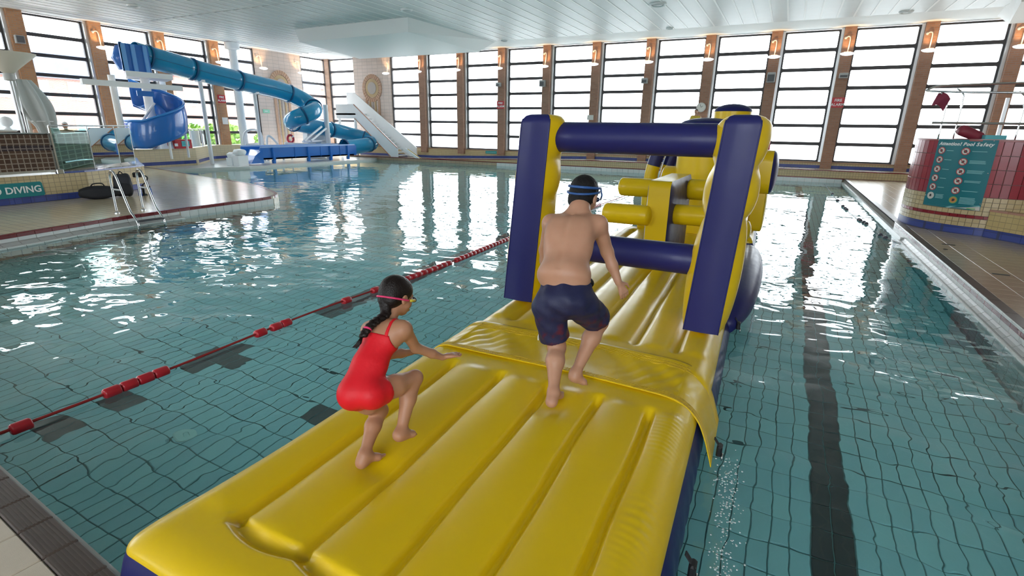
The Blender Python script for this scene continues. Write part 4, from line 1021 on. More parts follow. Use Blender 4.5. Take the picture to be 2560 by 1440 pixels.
    for q in (-1, 1):
        mk('side_arm', G().tube([R(q*.066, .050, .058), R(q*.078, .062, .016), R(q*.060, .094, -.004)], .006, 6), bl, gog, smooth=True)
        mk('lens', G().ball(R(q*.032, .100, -.004), .024, 14, 8, sc=(1, .5, .75)), mat('dark blue lens', (.01, .02, .06), .05, .8), gog, smooth=True)
    eyes(R, 1.22, t)
build_boy()

def simple_person(name_label, c, h, shirt, hat, group=None, low=None, facing=(0, -1, 0), sit=False, shorts=None):
    """small far figure: one skin body, clothing shells"""
    c = V3(c); t = root('person', tuple(c), name_label, 'person', group); u = h/1.7
    fwd = V3(facing)/np.linalg.norm(facing); sd = np.cross(fwd, (0, 0, 1)); Z = np.array((0, 0, 1.))
    P = lambda x, y, z: c+(sd*x+fwd*y+Z*z)*u
    lo = c-np.array((.6, .6, .03))*u; hi = c+np.array((.6, .6, 1.78))*u; f = Field(lo, hi, .014)
    hz = .88 if not sit else .50
    b = hz-.0
    ax = frame(Z, fwd)
    f.ell(P(0, 0, b+.03), np.array((.17, .12, .13))*u, ax, .04); f.ell(P(0, 0, b+.28), np.array((.16, .11, .20))*u, ax, .05); f.ell(P(0, 0, b+.45), np.array((.18, .11, .14))*u, ax, .05)
    f.cap(P(-.15, 0, b+.53), P(.15, 0, b+.53), .06*u, .06*u, .04); f.cap(P(0, 0, b+.55), P(0, .02, b+.68), .055*u, .05*u, .03); R = head(f, P(0, .02, b+.76), ax, 1.15*u)
    for q in (-1, 1):
        f.cap(P(q*.19, 0, b+.52), P(q*.24, .02, b+.24), .052*u, .042*u, .03); f.cap(P(q*.24, .02, b+.24), P(q*.14, .20, b+.12), .042*u, .03*u, .02)
        hand(f, P(q*.14, .20, b+.12), sd*-q*.5+fwd*.6, None, -Z, u, .5, -q)
        if sit: f.cap(P(q*.10, 0, b-.02), P(q*.12, .42, b), .085*u, .06*u, .04); f.cap(P(q*.12, .42, b), P(q*.12, .44, .08), .055*u, .035*u, .02); foot(f, P(q*.12, .44, .08), P(q*.12, .40, .01), P(q*.13, .62, .01), u, q)
        else: f.cap(P(q*.09, 0, b-.02), P(q*.11, .02, .48), .09*u, .06*u, .04); f.cap(P(q*.11, .02, .48), P(q*.12, 0, .08), .058*u, .036*u, .02); foot(f, P(q*.12, 0, .08), P(q*.12, -.05, .01), P(q*.14, .18, .01), u, q)
    field_obj('body', f, skinmat('skin', (.52, .30, .20)), t, 1)
    if shirt:
        s = Field(lo, hi, .014); s.ell(P(0, 0, b+.10), np.array((.185, .135, .16))*u, ax, .04); s.ell(P(0, 0, b+.28), np.array((.176, .126, .21))*u, ax, .05); s.ell(P(0, 0, b+.45), np.array((.195, .126, .145))*u, ax, .05)
        for q in (-1, 1): s.cap(P(q*.14, 0, b+.53), P(q*.21, .01, b+.40), .072*u, .066*u, .03)
        s.plane(P(0, 0, b+.57), Z); field_obj('shirt', s, mat('shirt', shirt, .8), t, 1)
    if shorts:
        s = Field(lo, hi, .014); s.ell(P(0, 0, b+.02), np.array((.185, .135, .12))*u, ax, .04)
        for q in (-1, 1): s.cap(P(q*.09, 0, b-.02), P(q*.11, .30 if sit else .01, b-.0 if sit else .58), .105*u, .09*u, .03)
        field_obj('shorts', s, mat('shorts', shorts, .8), t, 1)
    hr = Field(lo, hi, .012); hr.ell(R(0, -.010, .022), np.array((.085, .102, .095))*u, ax, .01); hr.plane(R(0, .03, .015), ax[1]*.6-ax[2]*.8)
    field_obj('cap' if hat else 'hair', hr, mat('white cap', hat, .7) if hat else mat('dark hair', (.03, .015, .01), .5), t, 1)
    if hat: mk('cap_brim', G().lathe([(.10*u, -.004), (.10*u, .006)], tuple(R(0, .07, .045)), 16), mat('white brim', hat, .7), t)
    eyes(R, 1.15*u, t); return t
# ================================================================== LETTERING
FONT = {}
def text(body, size, loc, right, up, m, parent, name='lettering', ext=.003, shear=0, align='LEFT', sx=1.0, off=0):
    c = bpy.data.curves.new(name, 'FONT'); c.body = body; c.size = size; c.extrude = ext; c.align_x = align; c.shear = shear; c.offset = off; c.resolution_u = 3
    o = bpy.data.objects.new(name, c); c.materials.append(m)
    r = Vector(right).normalized(); u = Vector(up); u = (u-r*u.dot(r)).normalized(); n = r.cross(u)
    org = ORI.get(parent.name, Vector()); l = Vector(loc)-org
    o.matrix_local = Matrix(((r.x*sx, u.x, n.x, l.x), (r.y*sx, u.y, n.y, l.y), (r.z*sx, u.z, n.z, l.z), (0, 0, 0, 1)))
    link(o, parent)
    dg = bpy.context.evaluated_depsgraph_get(); me = bpy.data.meshes.new_from_object(o.evaluated_get(dg)); mw = o.matrix_local.copy()
    bpy.data.objects.remove(o); n_ = bpy.data.objects.new(name, me); me.materials.clear(); me.materials.append(m); link(n_, parent); n_.matrix_local = mw
    return n_

# ================================================================== LEFT: SPA BLOCK
spa = struct(mk('wall_spa', G().prism([(-14.3, 2.2), (-14.85, 4.88), (-15.06, 6.69), (-15.93, 8.48), (-17.4, 9.15), (-19.5, 10.2), (-24.3, 10.6), (-24.3, 2.2)], .19, .80), M_TAN))
SP = [(-14.3, 2.2), (-14.85, 4.88), (-15.06, 6.69), (-15.93, 8.48), (-17.4, 9.15), (-19.5, 10.2)]
strip_pieces('skirting_tile', spa, SP, [(.0, .19), (.014, .195), (.014, .335), (.0, .34)], .3, M_BTILE, 1, .004)
strip_pieces('coping_tile', spa, SP, [(-.28, .80), (-.28, .825), (.012, .825), (.02, .79), (.0, .79)], .3, mat('blue glazed coping', (.10, .13, .36), .15), 1, .004, s0=3.9)
strip_pieces('steel_edge', spa, SP, [(-.10, .80), (-.10, .84), (.03, .84), (.03, .79), (.0, .79)], 1.95, M_STEEL, 1, .004, s1=3.9)
bw = struct(mk('wall_mosaic', G().prism([(-14.36, 2.2), (-14.93, 4.88), (-15.0, 6.08), (-15.25, 6.2), (-17.9, 8.25), (-18.1, 8.05), (-15.4, 5.95), (-15.15, 4.9), (-14.6, 2.2)], .82, 1.66), M_BROWN))
mk('dark_band', G().prism([(-14.35, 2.2), (-14.92, 4.88), (-14.99, 6.1), (-15.02, 6.1), (-14.95, 4.88), (-14.38, 2.2)], 1.32, 1.43), brickmat('dark mosaic band', (.03, .018, .02), (.04, .025, .03), (.25, .2, .18), .105, .105, .01, .3, 'wz', 0), bw)
mk('top_rail', G().tube([(-14.4, 2.2, 1.68), (-14.97, 4.88, 1.68), (-15.06, 6.1, 1.68)], .022, 10), M_STEEL, bw)
mk('base_rail', G().obox((-14.9, 4.6, .86), (-14.97, 6.05, .86), .05, .06), M_STEEL, bw)
gl = root('glass_balustrade', (-15.9, 7.4, .82), 'green tinted glass balustrade with steel posts on the spa edge', 'balustrade')
GP = [(-14.98, 6.12), (-15.55, 7.12), (-16.55, 8.22), (-17.15, 8.92)]
for a, b in zip(GP[:-1], GP[1:]):
    A, B = Vector((*a, 0)), Vector((*b, 0)); d = (B-A).normalized()*.03
    mk('glass_panel', G().obox(A+d+Vector((0, 0, 1.34)), B-d+Vector((0, 0, 1.34)), .012, .94), M_BGLASS, gl)
for k, (x, y) in enumerate(GP):
    w = .035 if k in (0,) else .016
    p = mk('post', G().box(x-w/2, x+w/2, y-w/2, y+w/2, .82, 1.86), M_STEEL if k == 0 else M_ALU, gl)
    if k == 0: mk('foot_clamp', G().cbox(x-.07, x+.07, y-.07, y+.07, .80, .90, .015), M_STEEL, p)
mk('top_rail', G().tube([(x, y, 1.86) for x, y in GP], .018, 10), M_STEEL, gl)
mk('handrail', G().tube(spline([(-15.2, 6.35, 1.02), (-15.9, 7.0, 1.02), (-16.6, 7.7, .98), (-17.5, 8.3, .95)], 6), .03, 10), M_STEEL, gl)
sg = root('no_diving_sign', (-14.9, 5, .46), 'teal sign with white words fixed to the tan wall beside the ladder deck', 'sign')
dv = Vector((-14.85+.0, 4.88, 0)); e1 = (Vector((-15.06, 6.69, 0))-dv).normalized(); nrm = Vector((e1.y, -e1.x, 0))
q = dv+e1*-.75+nrm*.02
def sgn(t, z, o=.0): return dv+e1*t+nrm*(.016+o)+Vector((0, 0, z))
g = G(); pts = [(-.9, .34), (.83, .34), (.86, .37), (.84, .62), (.81, .65), (-.9, .65)]
g.v = [tuple(sgn(t, z)) for t, z in pts]+[tuple(sgn(t, z, .012)) for t, z in pts]
g.f = [tuple(range(6, 12))]+[(i, (i+1) % 6, 6+(i+1) % 6, 6+i) for i in range(6)]; g.m = [0]*7
mk('board', g, M_TEAL, sg)
text('NO DIVING', .20, sgn(-.24, .43, .014), e1, (0, 0, 1), M_SIGNW, sg, off=.004)
# bathers behind the glass
simple_person('person with white cap in the spa, nearer the brown mosaic wall', (-18.9, 7.55, .83), 1.42, None, (.85, .85, .85), 'bathers behind the glass', facing=(.9, -.4, 0), sit=True, shorts=(.04, .05, .12))
simple_person('person with white cap in the spa, nearer the blue slide', (-18.95, 8.15, .83), 1.38, None, (.82, .83, .85), 'bathers behind the glass', facing=(.8, -.6, 0), sit=True, shorts=(.2, .04, .05))
# funnel lamp and closed parasol
fl_ = root('funnel_lamp', (-18.2, 6.85, .84), 'white upturned funnel lamp on a slim post above the spa', 'lamp')
mk('post', G().tube([(-18.2, 6.85, .84), (-18.2, 6.85, 3.06)], .05, 14), M_ALU, fl_, auto=.8)
mk('collar', G().lathe([(.05, 2.94), (.115, 2.96), (.125, 3.06), (.10, 3.14)], (-18.2, 6.85, 0), 20), mat('grey collar', (.5, .5, .48), .5), fl_, auto=.8)
mk('funnel', G().lathe([(.10, 3.12), (.30, 3.30), (.62, 3.58), (.64, 3.62), (.60, 3.60), (.28, 3.33), (.08, 3.16)], (-18.2, 6.85, 0), 32), mat('cream funnel', (.80, .76, .66), .5), fl_, auto=.8)
pa = root('closed_parasol', (-18.3, 7.15, .8), 'closed pale grey parasol hanging in folds against the funnel lamp post', 'parasol')
def fold(u, v):
    a = 2*PI*v; z = 3.0-1.38*u; r = (.13+.10*math.sin(PI*min(1, u*1.15))+.03*u)*(1+.28*math.sin(a*6+u*2))
    return (-18.3+.05*u+r*math.cos(a)*.9, 7.12+.34*u+r*math.sin(a)*1.25, z)
mk('canopy', G().grid(fold, 16, 48), mat('grey canvas', (.55, .58, .57), .85, bump=(120, .2)), pa, smooth=True)
mk('pole', G().tube([(-18.3, 7.0, .8), (-18.3, 7.0, 3.0)], .025, 10), M_ALU, pa)
mk('tie', G().tube([(-18.27+.20*math.cos(a), 7.36+.24*math.sin(a), 1.95) for a in np.linspace(0, 2*PI, 20)[:-1]], .012, 6, closed=True), M_WHITE, pa)
tb_ = root('round_table', (-18.1, 6.1, .8), 'round white table with a white ball ornament behind the brown wall', 'table')
mk('table_top', G().lathe([(.10, 1.66), (.55, 1.68), (.58, 1.71), (.55, 1.73)], (-18.1, 6.1, 0), 28), M_WHITE, tb_, auto=.8)
mk('pedestal', G().lathe([(.25, .82), (.22, .86), (.06, .95), (.06, 1.66)], (-18.1, 6.1, 0), 16), M_WHITE, tb_, auto=.8)
bo = root('ball_ornament', (-18.05, 6.5, 1.73), 'small white ball ornament on the round white table', 'ornament')
mk('ball', G().ball((-18.05, 6.5, 1.93), .13, 16, 10), M_WHITE, bo, smooth=True); mk('stand', G().lathe([(.09, 1.73), (.05, 1.77), (.05, 1.82)], (-18.05, 6.5, 0), 14), M_WHITE, bo)
# ladder
ld = root('pool_ladder', (-11.85, 5.9, ZD), 'stainless steel pool ladder with two tall hoops on the left deck', 'ladder')
for y in (5.66, 6.16):
    P = spline([(-11.9, y, ZD), (-11.9, y, .6), (-11.89, y, .93), (-11.80, y, 1.03), (-11.69, y, .97), (-11.58, y, .70), (-11.42, y, .30), (-11.30, y, .16), (-11.20, y, -.05), (-11.18, y, -.9)], 7)
    r = mk('rail', G().tube(P, .021, 12), M_STEEL, ld, smooth=True)
    mk('flange', G().lathe([(.05, ZD), (.05, ZD+.015), (.025, ZD+.025)], (-11.9, y, 0), 16), M_STEEL, r)
    mk('brace', G().box(-11.9, -11.55, y-.014, y+.014, .66, .685), M_ALU, ld)
for k, z in enumerate((.085, -.2, -.48)): mk('tread', G().cbox(-11.27, -11.17, 5.66, 6.16, z-.015, z+.015, .006), M_STEEL if k else mat('dark tread', (.08, .08, .09), .5), ld)
# bags by the wall
def lump(c, r, ax, seed, n=22, k=14, flat=.0):
    rr = random.Random(seed); g = G().ball((0, 0, 0), 1, n, k); out = []
    for x, y, z in g.v:
        s = 1+.06*math.sin(x*5+seed)+.05*math.sin(y*7+z*5+seed*2)
        px = math.copysign(abs(x)**.75, x); pz = math.copysign(abs(z)**.7, z); py = math.copysign(abs(y)**.8, y)
        v = Vector((px*r[0]*s, py*r[1]*s, max(-r[2], pz*r[2]*s))); out.append(tuple(Vector(c)+ax@v))
    g.v = out; return g
wa = Matrix.Rotation(math.radians(70), 3, 'Z'); M_NYL = mat('black nylon', (.016, .017, .022), .65, bump=(160, .3))
du = root('duffel_bag', (-14.5, 6.6, ZD), 'black duffel bag lying along the foot of the tan wall', 'bag')
mk('body', lump((-14.52, 6.62, ZD+.15), (.40, .16, .15), wa, 2), M_NYL, du, smooth=True)
mk('handle', G().tube(spline([(-14.52, 6.45, ZD+.27), (-14.46, 6.5, ZD+.36), (-14.46, 6.68, ZD+.36), (-14.5, 6.76, ZD+.27)], 6), .014, 8), M_STRAP, du, smooth=True)
mk('zip', G().tube([(-14.6, 6.36, ZD+.27), (-14.52, 6.62, ZD+.30), (-14.45, 6.86, ZD+.27)], .006, 6), M_BLK, du)
bp_ = root('backpack', (-14.45, 7.2, ZD), 'tall dark backpack leaning on the tan wall behind the ladder', 'bag')
tl_ = Matrix.Rotation(math.radians(65), 3, 'Z')@Matrix.Rotation(math.radians(-8), 3, 'X')
mk('body', lump((-14.48, 7.15, ZD+.28), (.19, .14, .28), tl_, 5), mat('charcoal nylon', (.03, .032, .042), .6, bump=(160, .3)), bp_, smooth=True)
mk('front_pocket', lump((-14.36, 7.12, ZD+.19), (.14, .07, .15), tl_, 9), M_NYL, bp_, smooth=True)
mk('grab_loop', G().tube(spline([(-14.52, 7.1, ZD+.54), (-14.50, 7.14, ZD+.61), (-14.49, 7.2, ZD+.54)], 6), .012, 8), M_STRAP, bp_, smooth=True)
cs = root('camera_stabiliser', (-14.35, 7.52, ZD), 'small black camera on a bent stabiliser arm standing by the backpack', 'camera')
mk('foot', G().lathe([(.07, ZD), (.07, ZD+.03), (.03, ZD+.05)], (-14.35, 7.52, 0), 16), M_BLK, cs)
mk('grip', G().tube([(-14.35, 7.52, ZD+.04), (-14.35, 7.52, ZD+.26)], .026, 12), M_BLK, cs, auto=.8)
mk('arm', G().tube(spline([(-14.35, 7.52, ZD+.26), (-14.33, 7.60, ZD+.33), (-14.33, 7.66, ZD+.44), (-14.34, 7.56, ZD+.50), (-14.35, 7.48, ZD+.47)], 6), .015, 8), M_BLK, cs, smooth=True)
cm = mk('camera_body', G().cbox(-14.42, -14.28, 7.36, 7.52, ZD+.46, ZD+.58, .02), M_BLK, cs); mk('lens', G().tube([(-14.30, 7.44, ZD+.52), (-14.20, 7.42, ZD+.52)], .04, 16), M_BLK, cm, auto=.8)
for k, (y, lb) in enumerate(((7.40, 'blue drinks bottle on the deck, closer to the backpack'), (7.64, 'blue drinks bottle on the deck, farther from the backpack'))):
    b = root('bottle', (-14.28, y, ZD), lb, 'bottle', 'blue bottles by the bags')
    mk('body', G().lathe([(.038, 0), (.042, .01), (.042, .15), (.02, .18), (.018, .19)], (-14.28, y, ZD), 18), mat('blue plastic', (.03, .08, .30), .25), b, auto=.8)
    mk('cap', G().lathe([(.022, .19), (.022, .225), (.012, .235)], (-14.28, y, ZD), 16), M_BLK, b, auto=.8)

# ================================================================== LEFT: PLANTER WALL, GLASS, KIOSK
pw = struct(mk('wall_planter', G().prism([(-24.0, 10.5), (-24.17, 12.8), (-24.38, 15.34), (-26.7, 17.56), (-27.1, 19.3), (-27.1, 21.4), (-27.7, 21.4), (-27.7, 10.5)], .0, .88), brickmat('cream wall tile', (.66, .54, .34), (.70, .58, .38), (.5, .42, .3), .2, .1, .005, .35, 'wz', 0)))
PWp = [(-24.0, 10.5), (-24.17, 12.8), (-24.38, 15.34), (-26.7, 17.56), (-27.1, 19.3), (-27.1, 21.4)]
strip_pieces('skirting_tile', pw, PWp, [(.0, .19), (.014, .195), (.014, .33), (.0, .335)], .6, M_BTILE, 1, .004)
g2 = root('glass_screen', (-24.6, 14, .88), 'low glass screen with steel rail along the planter by the blue spiral slide', 'screen')
SC = [(-24.25, 11.4), (-24.3, 12.7), (-24.45, 14.0), (-24.55, 15.3), (-25.6, 16.5), (-26.85, 17.6)]
for a, b in zip(SC[:-1], SC[1:]):
    A, B = Vector((*a, 0)), Vector((*b, 0)); d = (B-A).normalized()*.04
    mk('glass_panel', G().obox(A+d+Vector((0, 0, 1.28)), B-d+Vector((0, 0, 1.28)), .012, .74), M_BGLASS, g2)
for x, y in SC: mk('post', G().box(x-.02, x+.02, y-.02, y+.02, .88, 1.70), M_ALU, g2)
mk('top_rail', G().tube([(x, y, 1.70) for x, y in SC], .022, 8), M_STEEL, g2)
kk = root('red_kiosk', (-24.2, 14.6, .88), 'red box with a teal notice standing on the planter wall', 'box')
mk('body', G().cbox(-24.42, -24.10, 14.28, 15.05, .88, 1.27, .02), M_SRED, kk)
mk('notice', G().box(-24.10, -24.085, 14.58, 14.92, .97, 1.20), mat('cyan notice', (.10, .52, .55), .4), kk)
mk('white_label', G().box(-24.10, -24.085, 14.26, 14.40, .98, 1.10), M_SIGNW, kk)
for z in (1.04, 1.09, 1.14): mk('text_line', G().box(-24.085, -24.08, 14.62, 14.88, z, z+.014), M_TEAL, kk)
ab = root('display_board', (-24.3, 13.95, .88), 'white sloping display board just left of the red box', 'board')
mk('panel', G().add([(-24.15, 13.7, .88), (-24.15, 14.25, .88), (-24.35, 14.25, 1.62), (-24.35, 13.82, 1.62), (-24.25, 13.7, .88), (-24.25, 14.25, .88), (-24.40, 14.25, 1.62), (-24.40, 13.82, 1.62)], [(0, 1, 2, 3), (7, 6, 5, 4), (0, 4, 5, 1), (1, 5, 6, 2), (2, 6, 7, 3), (3, 7, 4, 0)]), M_WHITE, ab)
mk('red_line', G().obox((-24.175, 14.02, 1.0), (-24.34, 14.05, 1.58), .02, .006, (1, 0, .3)), M_SRED, ab)

# ================================================================== LEFT: SLIDES
ts = root('tube_slide', (-24.4, 19, ZD), 'turquoise tube slide descending along the left windows to a blue trough', 'slide')
TP = spline([(-24.6, 13.55, 4.70), (-24.6, 14.05, 4.62), (-24.6, 15.9, 4.32), (-24.6, 17.4, 4.11), (-24.6, 18.75, 3.95), (-24.6, 20.2, 3.78), (-24.55, 21.1, 3.60), (-24.35, 21.7, 3.34), (-23.95, 21.95, 3.05), (-23.5, 21.8, 2.80), (-23.3, 21.3, 2.60), (-23.45, 20.8, 2.40), (-23.9, 20.65, 2.22), (-24.3, 20.95, 2.08), (-24.45, 21.7, 1.98), (-24.35, 22.8, 1.85), (-24.15, 23.9, 1.68), (-23.95, 24.9, 1.46), (-23.55, 25.55, 1.25), (-23.0, 25.65, 1.02), (-22.75, 25.1, .90), (-22.8, 24.2, .80), (-22.9, 23.25, .77)], 7)
SEG = [0, 7, 14, 25, 42, 60, 75, 92, 110, 126, 140, len(TP)-1]
for a, b in zip(SEG[:-1], SEG[1:]):
    s = mk('tube_section', G().tube(TP[a:b+1], .45 if a < 60 else .42, 26, caps=False), M_TUBE, ts, smooth=True, solid=.02)
    c = TP[b]; d = (TP[min(b+1, len(TP)-1)]-TP[b-1]).normalized()
    mk('flange', G().tube([c-d*.035, c-d*.034, c+d*.034, c+d*.035], [.44, .50, .50, .44] if a < 60 else [.41, .465, .465, .41], 26, caps=False), M_RING, s, auto=.6)
mk('seam', G().tube([p+Vector((.45, 0, -.05)) for p in TP[4:46]], .012, 6), M_RING, ts)
mk('end_cheek', G().lathe([(.01, -.01), (.40, -.01), (.44, 0), (.40, .02), (.01, .02)], (0, 0, 0), 20).add([], []), M_TUBE, ts) if False else None
tr_ = mk('trough', G().box(-23.5, -23.42, 17.0, 23.3, .34, .92).box(-22.42, -22.34, 17.2, 23.6, .34, .90).box(-23.5, -22.34, 17.0, 23.4, .34, .42), M_SLB, ts)
mk('rim', G().tube([(-22.38, 17.25, .91), (-22.38, 23.5, .91)], .05, 8).tube([(-23.46, 17.0, .93), (-23.46, 23.3, .93)], .05, 8), mat('pale blue rim', (.25, .42, .75), .3), tr_)
for k, y in enumerate((17.9, 19.2, 20.05, 20.9, 21.6, 22.3, 22.9)):
    w = .06 if k % 2 == 0 else .015
    rb = mk('rib', G().box(-22.34, -22.26 if k % 2 == 0 else -22.32, y-w, y+w, .30 if k % 2 == 0 else .36, .89), M_SLB, ts)
    if k % 2 == 0: mk('leg', G().box(-22.42, -22.28, y-.06, y+.06, ZD-.05, .32), M_SLB, rb)
mk('splash_step', G().add([(-22.3, 16.6, ZD), (-23.5, 16.6, ZD), (-23.5, 17.3, ZD), (-22.3, 17.3, ZD), (-22.34, 16.9, .55), (-23.4, 16.9, .55), (-23.5, 17.3, .8), (-22.34, 17.3, .8)], [(0, 3, 2, 1), (4, 5, 6, 7), (0, 1, 5, 4), (1, 2, 6, 5), (2, 3, 7, 6), (3, 0, 4, 7)]), M_SLB, ts)
struct(mk('floor_slide', G().prism([(-21.9, 16.2), (-21.8, 24.2), (-22.5, 25.5), (-27, 25.5), (-27, 12.5), (-23.2, 12.6), (-22.4, 15)], -.6, .10), M_WTILE))
for k, (y, z1) in enumerate(((16.2, 3.85), (19.0, 3.5), (23.2, 1.5))):
    x = -24.6 if k < 2 else -24.2
    o = mk('support_post', G().tube([(x, y, .1), (x, y, z1)], .09, 14), M_WHITE, ts, auto=.8)
    mk('saddle', G().box(x-.3, x+.3, y-.06, y+.06, z1-.06, z1+.04), M_WHITE, o)
for a, b in (((-24.2, 23.2, 1.1), (-23.6, 20.9, 1.1)), ((-23.5, 20.9, 1.15), (-23.9, 22.6, 1.9)), ((-23.4, 21.3, 1.15), (-23.9, 23.0, 1.85)), ((-24.2, 23.2, .6), (-22.9, 25.0, .6))):
    mk('brace', G().tube([a, b], .06, 10), M_WHITE, ts)
mk('tall_post', G().tube([(-23.9, 23.0, .1), (-23.9, 23.0, 3.1)], .14, 16), M_WHITE, ts, auto=.8)
co = struct(mk('pillar_white', G().tube([(-26.8, 19.7, 0), (-26.8, 19.7, TOP+.03)], .20, 20), M_WHITE, auto=.8))
mk('collar', G().lathe([(.20, 5.7), (.36, 5.75), (.36, 6.05)], (-26.8, 19.7, 0), 20), M_WHITE, co, auto=.8)

tw = root('slide_tower', (-24.6, 13.4, ZD), 'white start platform with a blue entry box high above the planter', 'tower')
mk('platform', G().prism([(-23.4, 12.45), (-25.0, 13.25), (-25.0, 14.9), (-23.4, 14.25)], 3.70, 3.90), M_WHITE, tw)
mk('cross_beam', G().box(-23.55, -23.4, 10.9, 14.6, 3.28, 3.48), M_WHITE, tw)
mk('blue_fascia', G().box(-23.4, -23.36, 12.7, 13.35, 2.98, 3.18), M_SLB, tw)
for x, y in ((-23.9, 12.15), (-25.3, 14.9)): mk('post', G().tube([(x, y, .88), (x, y, 3.72)], .12, 16), M_WHITE, tw, auto=.8)
mk('diagonal_brace', G().tube([(-23.9, 12.9, 1.9), (-23.9, 13.6, 2.75)], .05, 10), M_WHITE, tw)
bx = mk('entry_box', G().prism([(-23.6, 12.48), (-24.95, 13.2), (-24.95, 13.32), (-23.6, 12.60)], 3.9, 4.95).prism([(-23.68, 12.5), (-23.6, 12.5), (-23.6, 13.55), (-23.68, 13.55)], 3.9, 4.92).prism([(-24.95, 13.2), (-24.87, 13.2), (-24.87, 14.0), (-24.95, 14.0)], 3.9, 4.95), M_SLB, tw)
for y in (12.6, 12.95, 13.4): mk('panel_rib', G().box(-23.6, -23.54, y-.07, y+.07, 3.9, 4.9), mat('light blue fibreglass', (.16, .40, .80), .25), bx)
mk('rounded_back', G().tube([(-24.2, 12.86, 4.0), (-24.2, 12.80, 4.4), (-24.2, 12.86, 4.85)], [.2, .34, .2], 16), M_SLB, bx, smooth=True)
sp_ = root('spiral_slide', (-24.2, 13.7, .88), 'open blue spiral slide winding down beneath the white platform', 'slide')
def hel(t, r, dz): a = math.radians(-10+300*t); return (-24.2-r*math.cos(a), 13.7+r*math.sin(a), max(.93, 2.62-2.1*t)+dz)
M_SLB2 = M_SLB
wl = mk('outer_wall', G().grid(lambda u, v: hel(u, 1.12+.05*math.sin(PI*v), 1.1*v), 48, 8), M_SLB2, sp_, smooth=True, solid=.03)
mk('wall_rim', G().tube([hel(i/48, 1.13, 1.1) for i in range(49)], .045, 8), mat('bright blue rim', (.05, .26, .70), .25), wl, smooth=True)
mk('chute', G().grid(lambda u, v: hel(u, .45+.68*v, .10*(2*v-1)**2), 48, 8), M_SLB2, sp_, smooth=True, solid=.03)
mk('inner_wall', G().grid(lambda u, v: hel(u, .45, .55*v), 48, 3), M_SLB2, sp_, smooth=True, solid=.03)
mk('centre_post', G().tube([(-24.2, 13.55, .88), (-24.2, 13.55, 3.7)], .17, 16), M_WHITE, sp_, auto=.8)
for a in (120, 190): x, y, z = hel((a+10)/300, 1.0, 0); mk('prop', G().tube([(x, y, .5), (x, y, z)], .05, 8), M_WHITE, sp_)

st_ = root('staircase', (-21.5, 26, ZD), 'white staircase with solid sides climbing past the back wall roundel', 'staircase')
def side(y0, y1, pts, nm, m=M_WHITE):
    n = len(pts); return mk(nm, G().add([(x, y0, z) for x, z in pts]+[(x, y1, z) for x, z in pts], [tuple(range(n)), tuple(reversed(range(n, 2*n)))]+[((i+1) % n, i, n+i, n+(i+1) % n) for i in range(n)]), m, st_)
side(25.50, 25.56, [(-25.6, 3.25), (-24.1, 3.25), (-20.85, .75), (-20.85, .20), (-21.4, .20), (-24.1, 2.40), (-25.6, 2.40)], 'near_side')
side(26.50, 26.56, [(-25.6, 4.0), (-24.95, 4.0), (-20.2, .75), (-20.2, .22), (-20.9, .22), (-24.95, 3.0), (-25.6, 3.0)], 'far_side')
M_TRM = mat('terracotta trim', (.50, .22, .13), .6)
side(25.48, 25.50, [(-24.1, 3.25), (-20.85, .75), (-20.85, .70), (-24.1, 3.20)], 'trim_strip', M_TRM); side(25.48, 25.50, [(-24.1, 2.45), (-21.4, .25), (-21.4, .20), (-24.1, 2.40)], 'trim_strip', M_TRM)
for k in range(14): mk('tread', G().box(-24.1+.235*k, -23.82+.235*k, 25.56, 26.5, 2.55-.175*k, 2.60-.175*k), M_WHITE, st_)
mk('landing', G().box(-25.7, -24.0, 25.5, 26.5, 2.62, 2.72), M_WHITE, st_)
for x in (-25.5, -24.2): mk('landing_post', G().box(x-.06, x+.06, 25.6, 25.72, .1, 2.62), M_WHITE, st_)
side(25.44, 25.48, [(-20.6, .75), (-20.2, .75), (-19.2, .19), (-19.5, .19)], 'end_wedge'); side(25.45, 25.47, [(-20.1, .7), (-20.0, .7), (-19.05, .19), (-19.15, .19)], 'gold_strip', mat('gold strip', (.62, .45, .15), .5))

# white poolside fittings near the trough
cb = root('control_cabinet', (-24.6, 22.9, .1), 'white control cabinet with a pale blue emblem beside the tube exit', 'cabinet')
mk('body', G().cbox(-25.0, -24.6, 22.15, 23.6, .12, 1.55, .03), M_WHITE, cb); mk('lid', G().cbox(-25.03, -24.57, 22.1, 23.65, 1.55, 1.62, .02), M_WHITE, cb)
mk('emblem', G().add([(-24.595, 22.9+.22*math.cos(a), 1.02+.12*math.sin(a)) for a in np.linspace(0, 2*PI, 20)[:-1]], [tuple(range(19))]), mat('pale blue print', (.45, .62, .80), .5), cb)
hr_ = root('handrail', (-24.9, 19.6, .1), 'white tubular handrail behind the blue trough', 'handrail')
for pts in ([(-24.9, 18.3, .1), (-24.9, 18.35, 1.5), (-24.9, 19.3, 1.55), (-24.9, 19.35, .1)], [(-24.9, 19.6, .1), (-24.9, 19.7, 1.35), (-24.9, 20.3, .95), (-24.9, 20.6, .1)], [(-24.9, 18.35, .95), (-24.9, 19.3, 1.0)]): mk('rail', G().tube(spline(pts, 5), .06, 10), M_WHITE, hr_, smooth=True)
mk('long_rail', G().tube([(-24.7, 20.6, 1.0), (-24.7, 22.2, .92)], .05, 10), M_WHITE, hr_)
lb = root('lifebuoy', (-24.9, 21.2, .1), 'small red and white lifebuoy on a stand behind the trough', 'lifebuoy')
g = G(); 
lbr = mk('ring', G().tube([(-24.9, 21.2+.2*math.cos(a), 1.22+.2*math.sin(a)) for a in np.linspace(0, 2*PI, 25)[:-1]], .06, 10, closed=True), mat('red buoy', (.6, .05, .08), .5), lb, smooth=True)
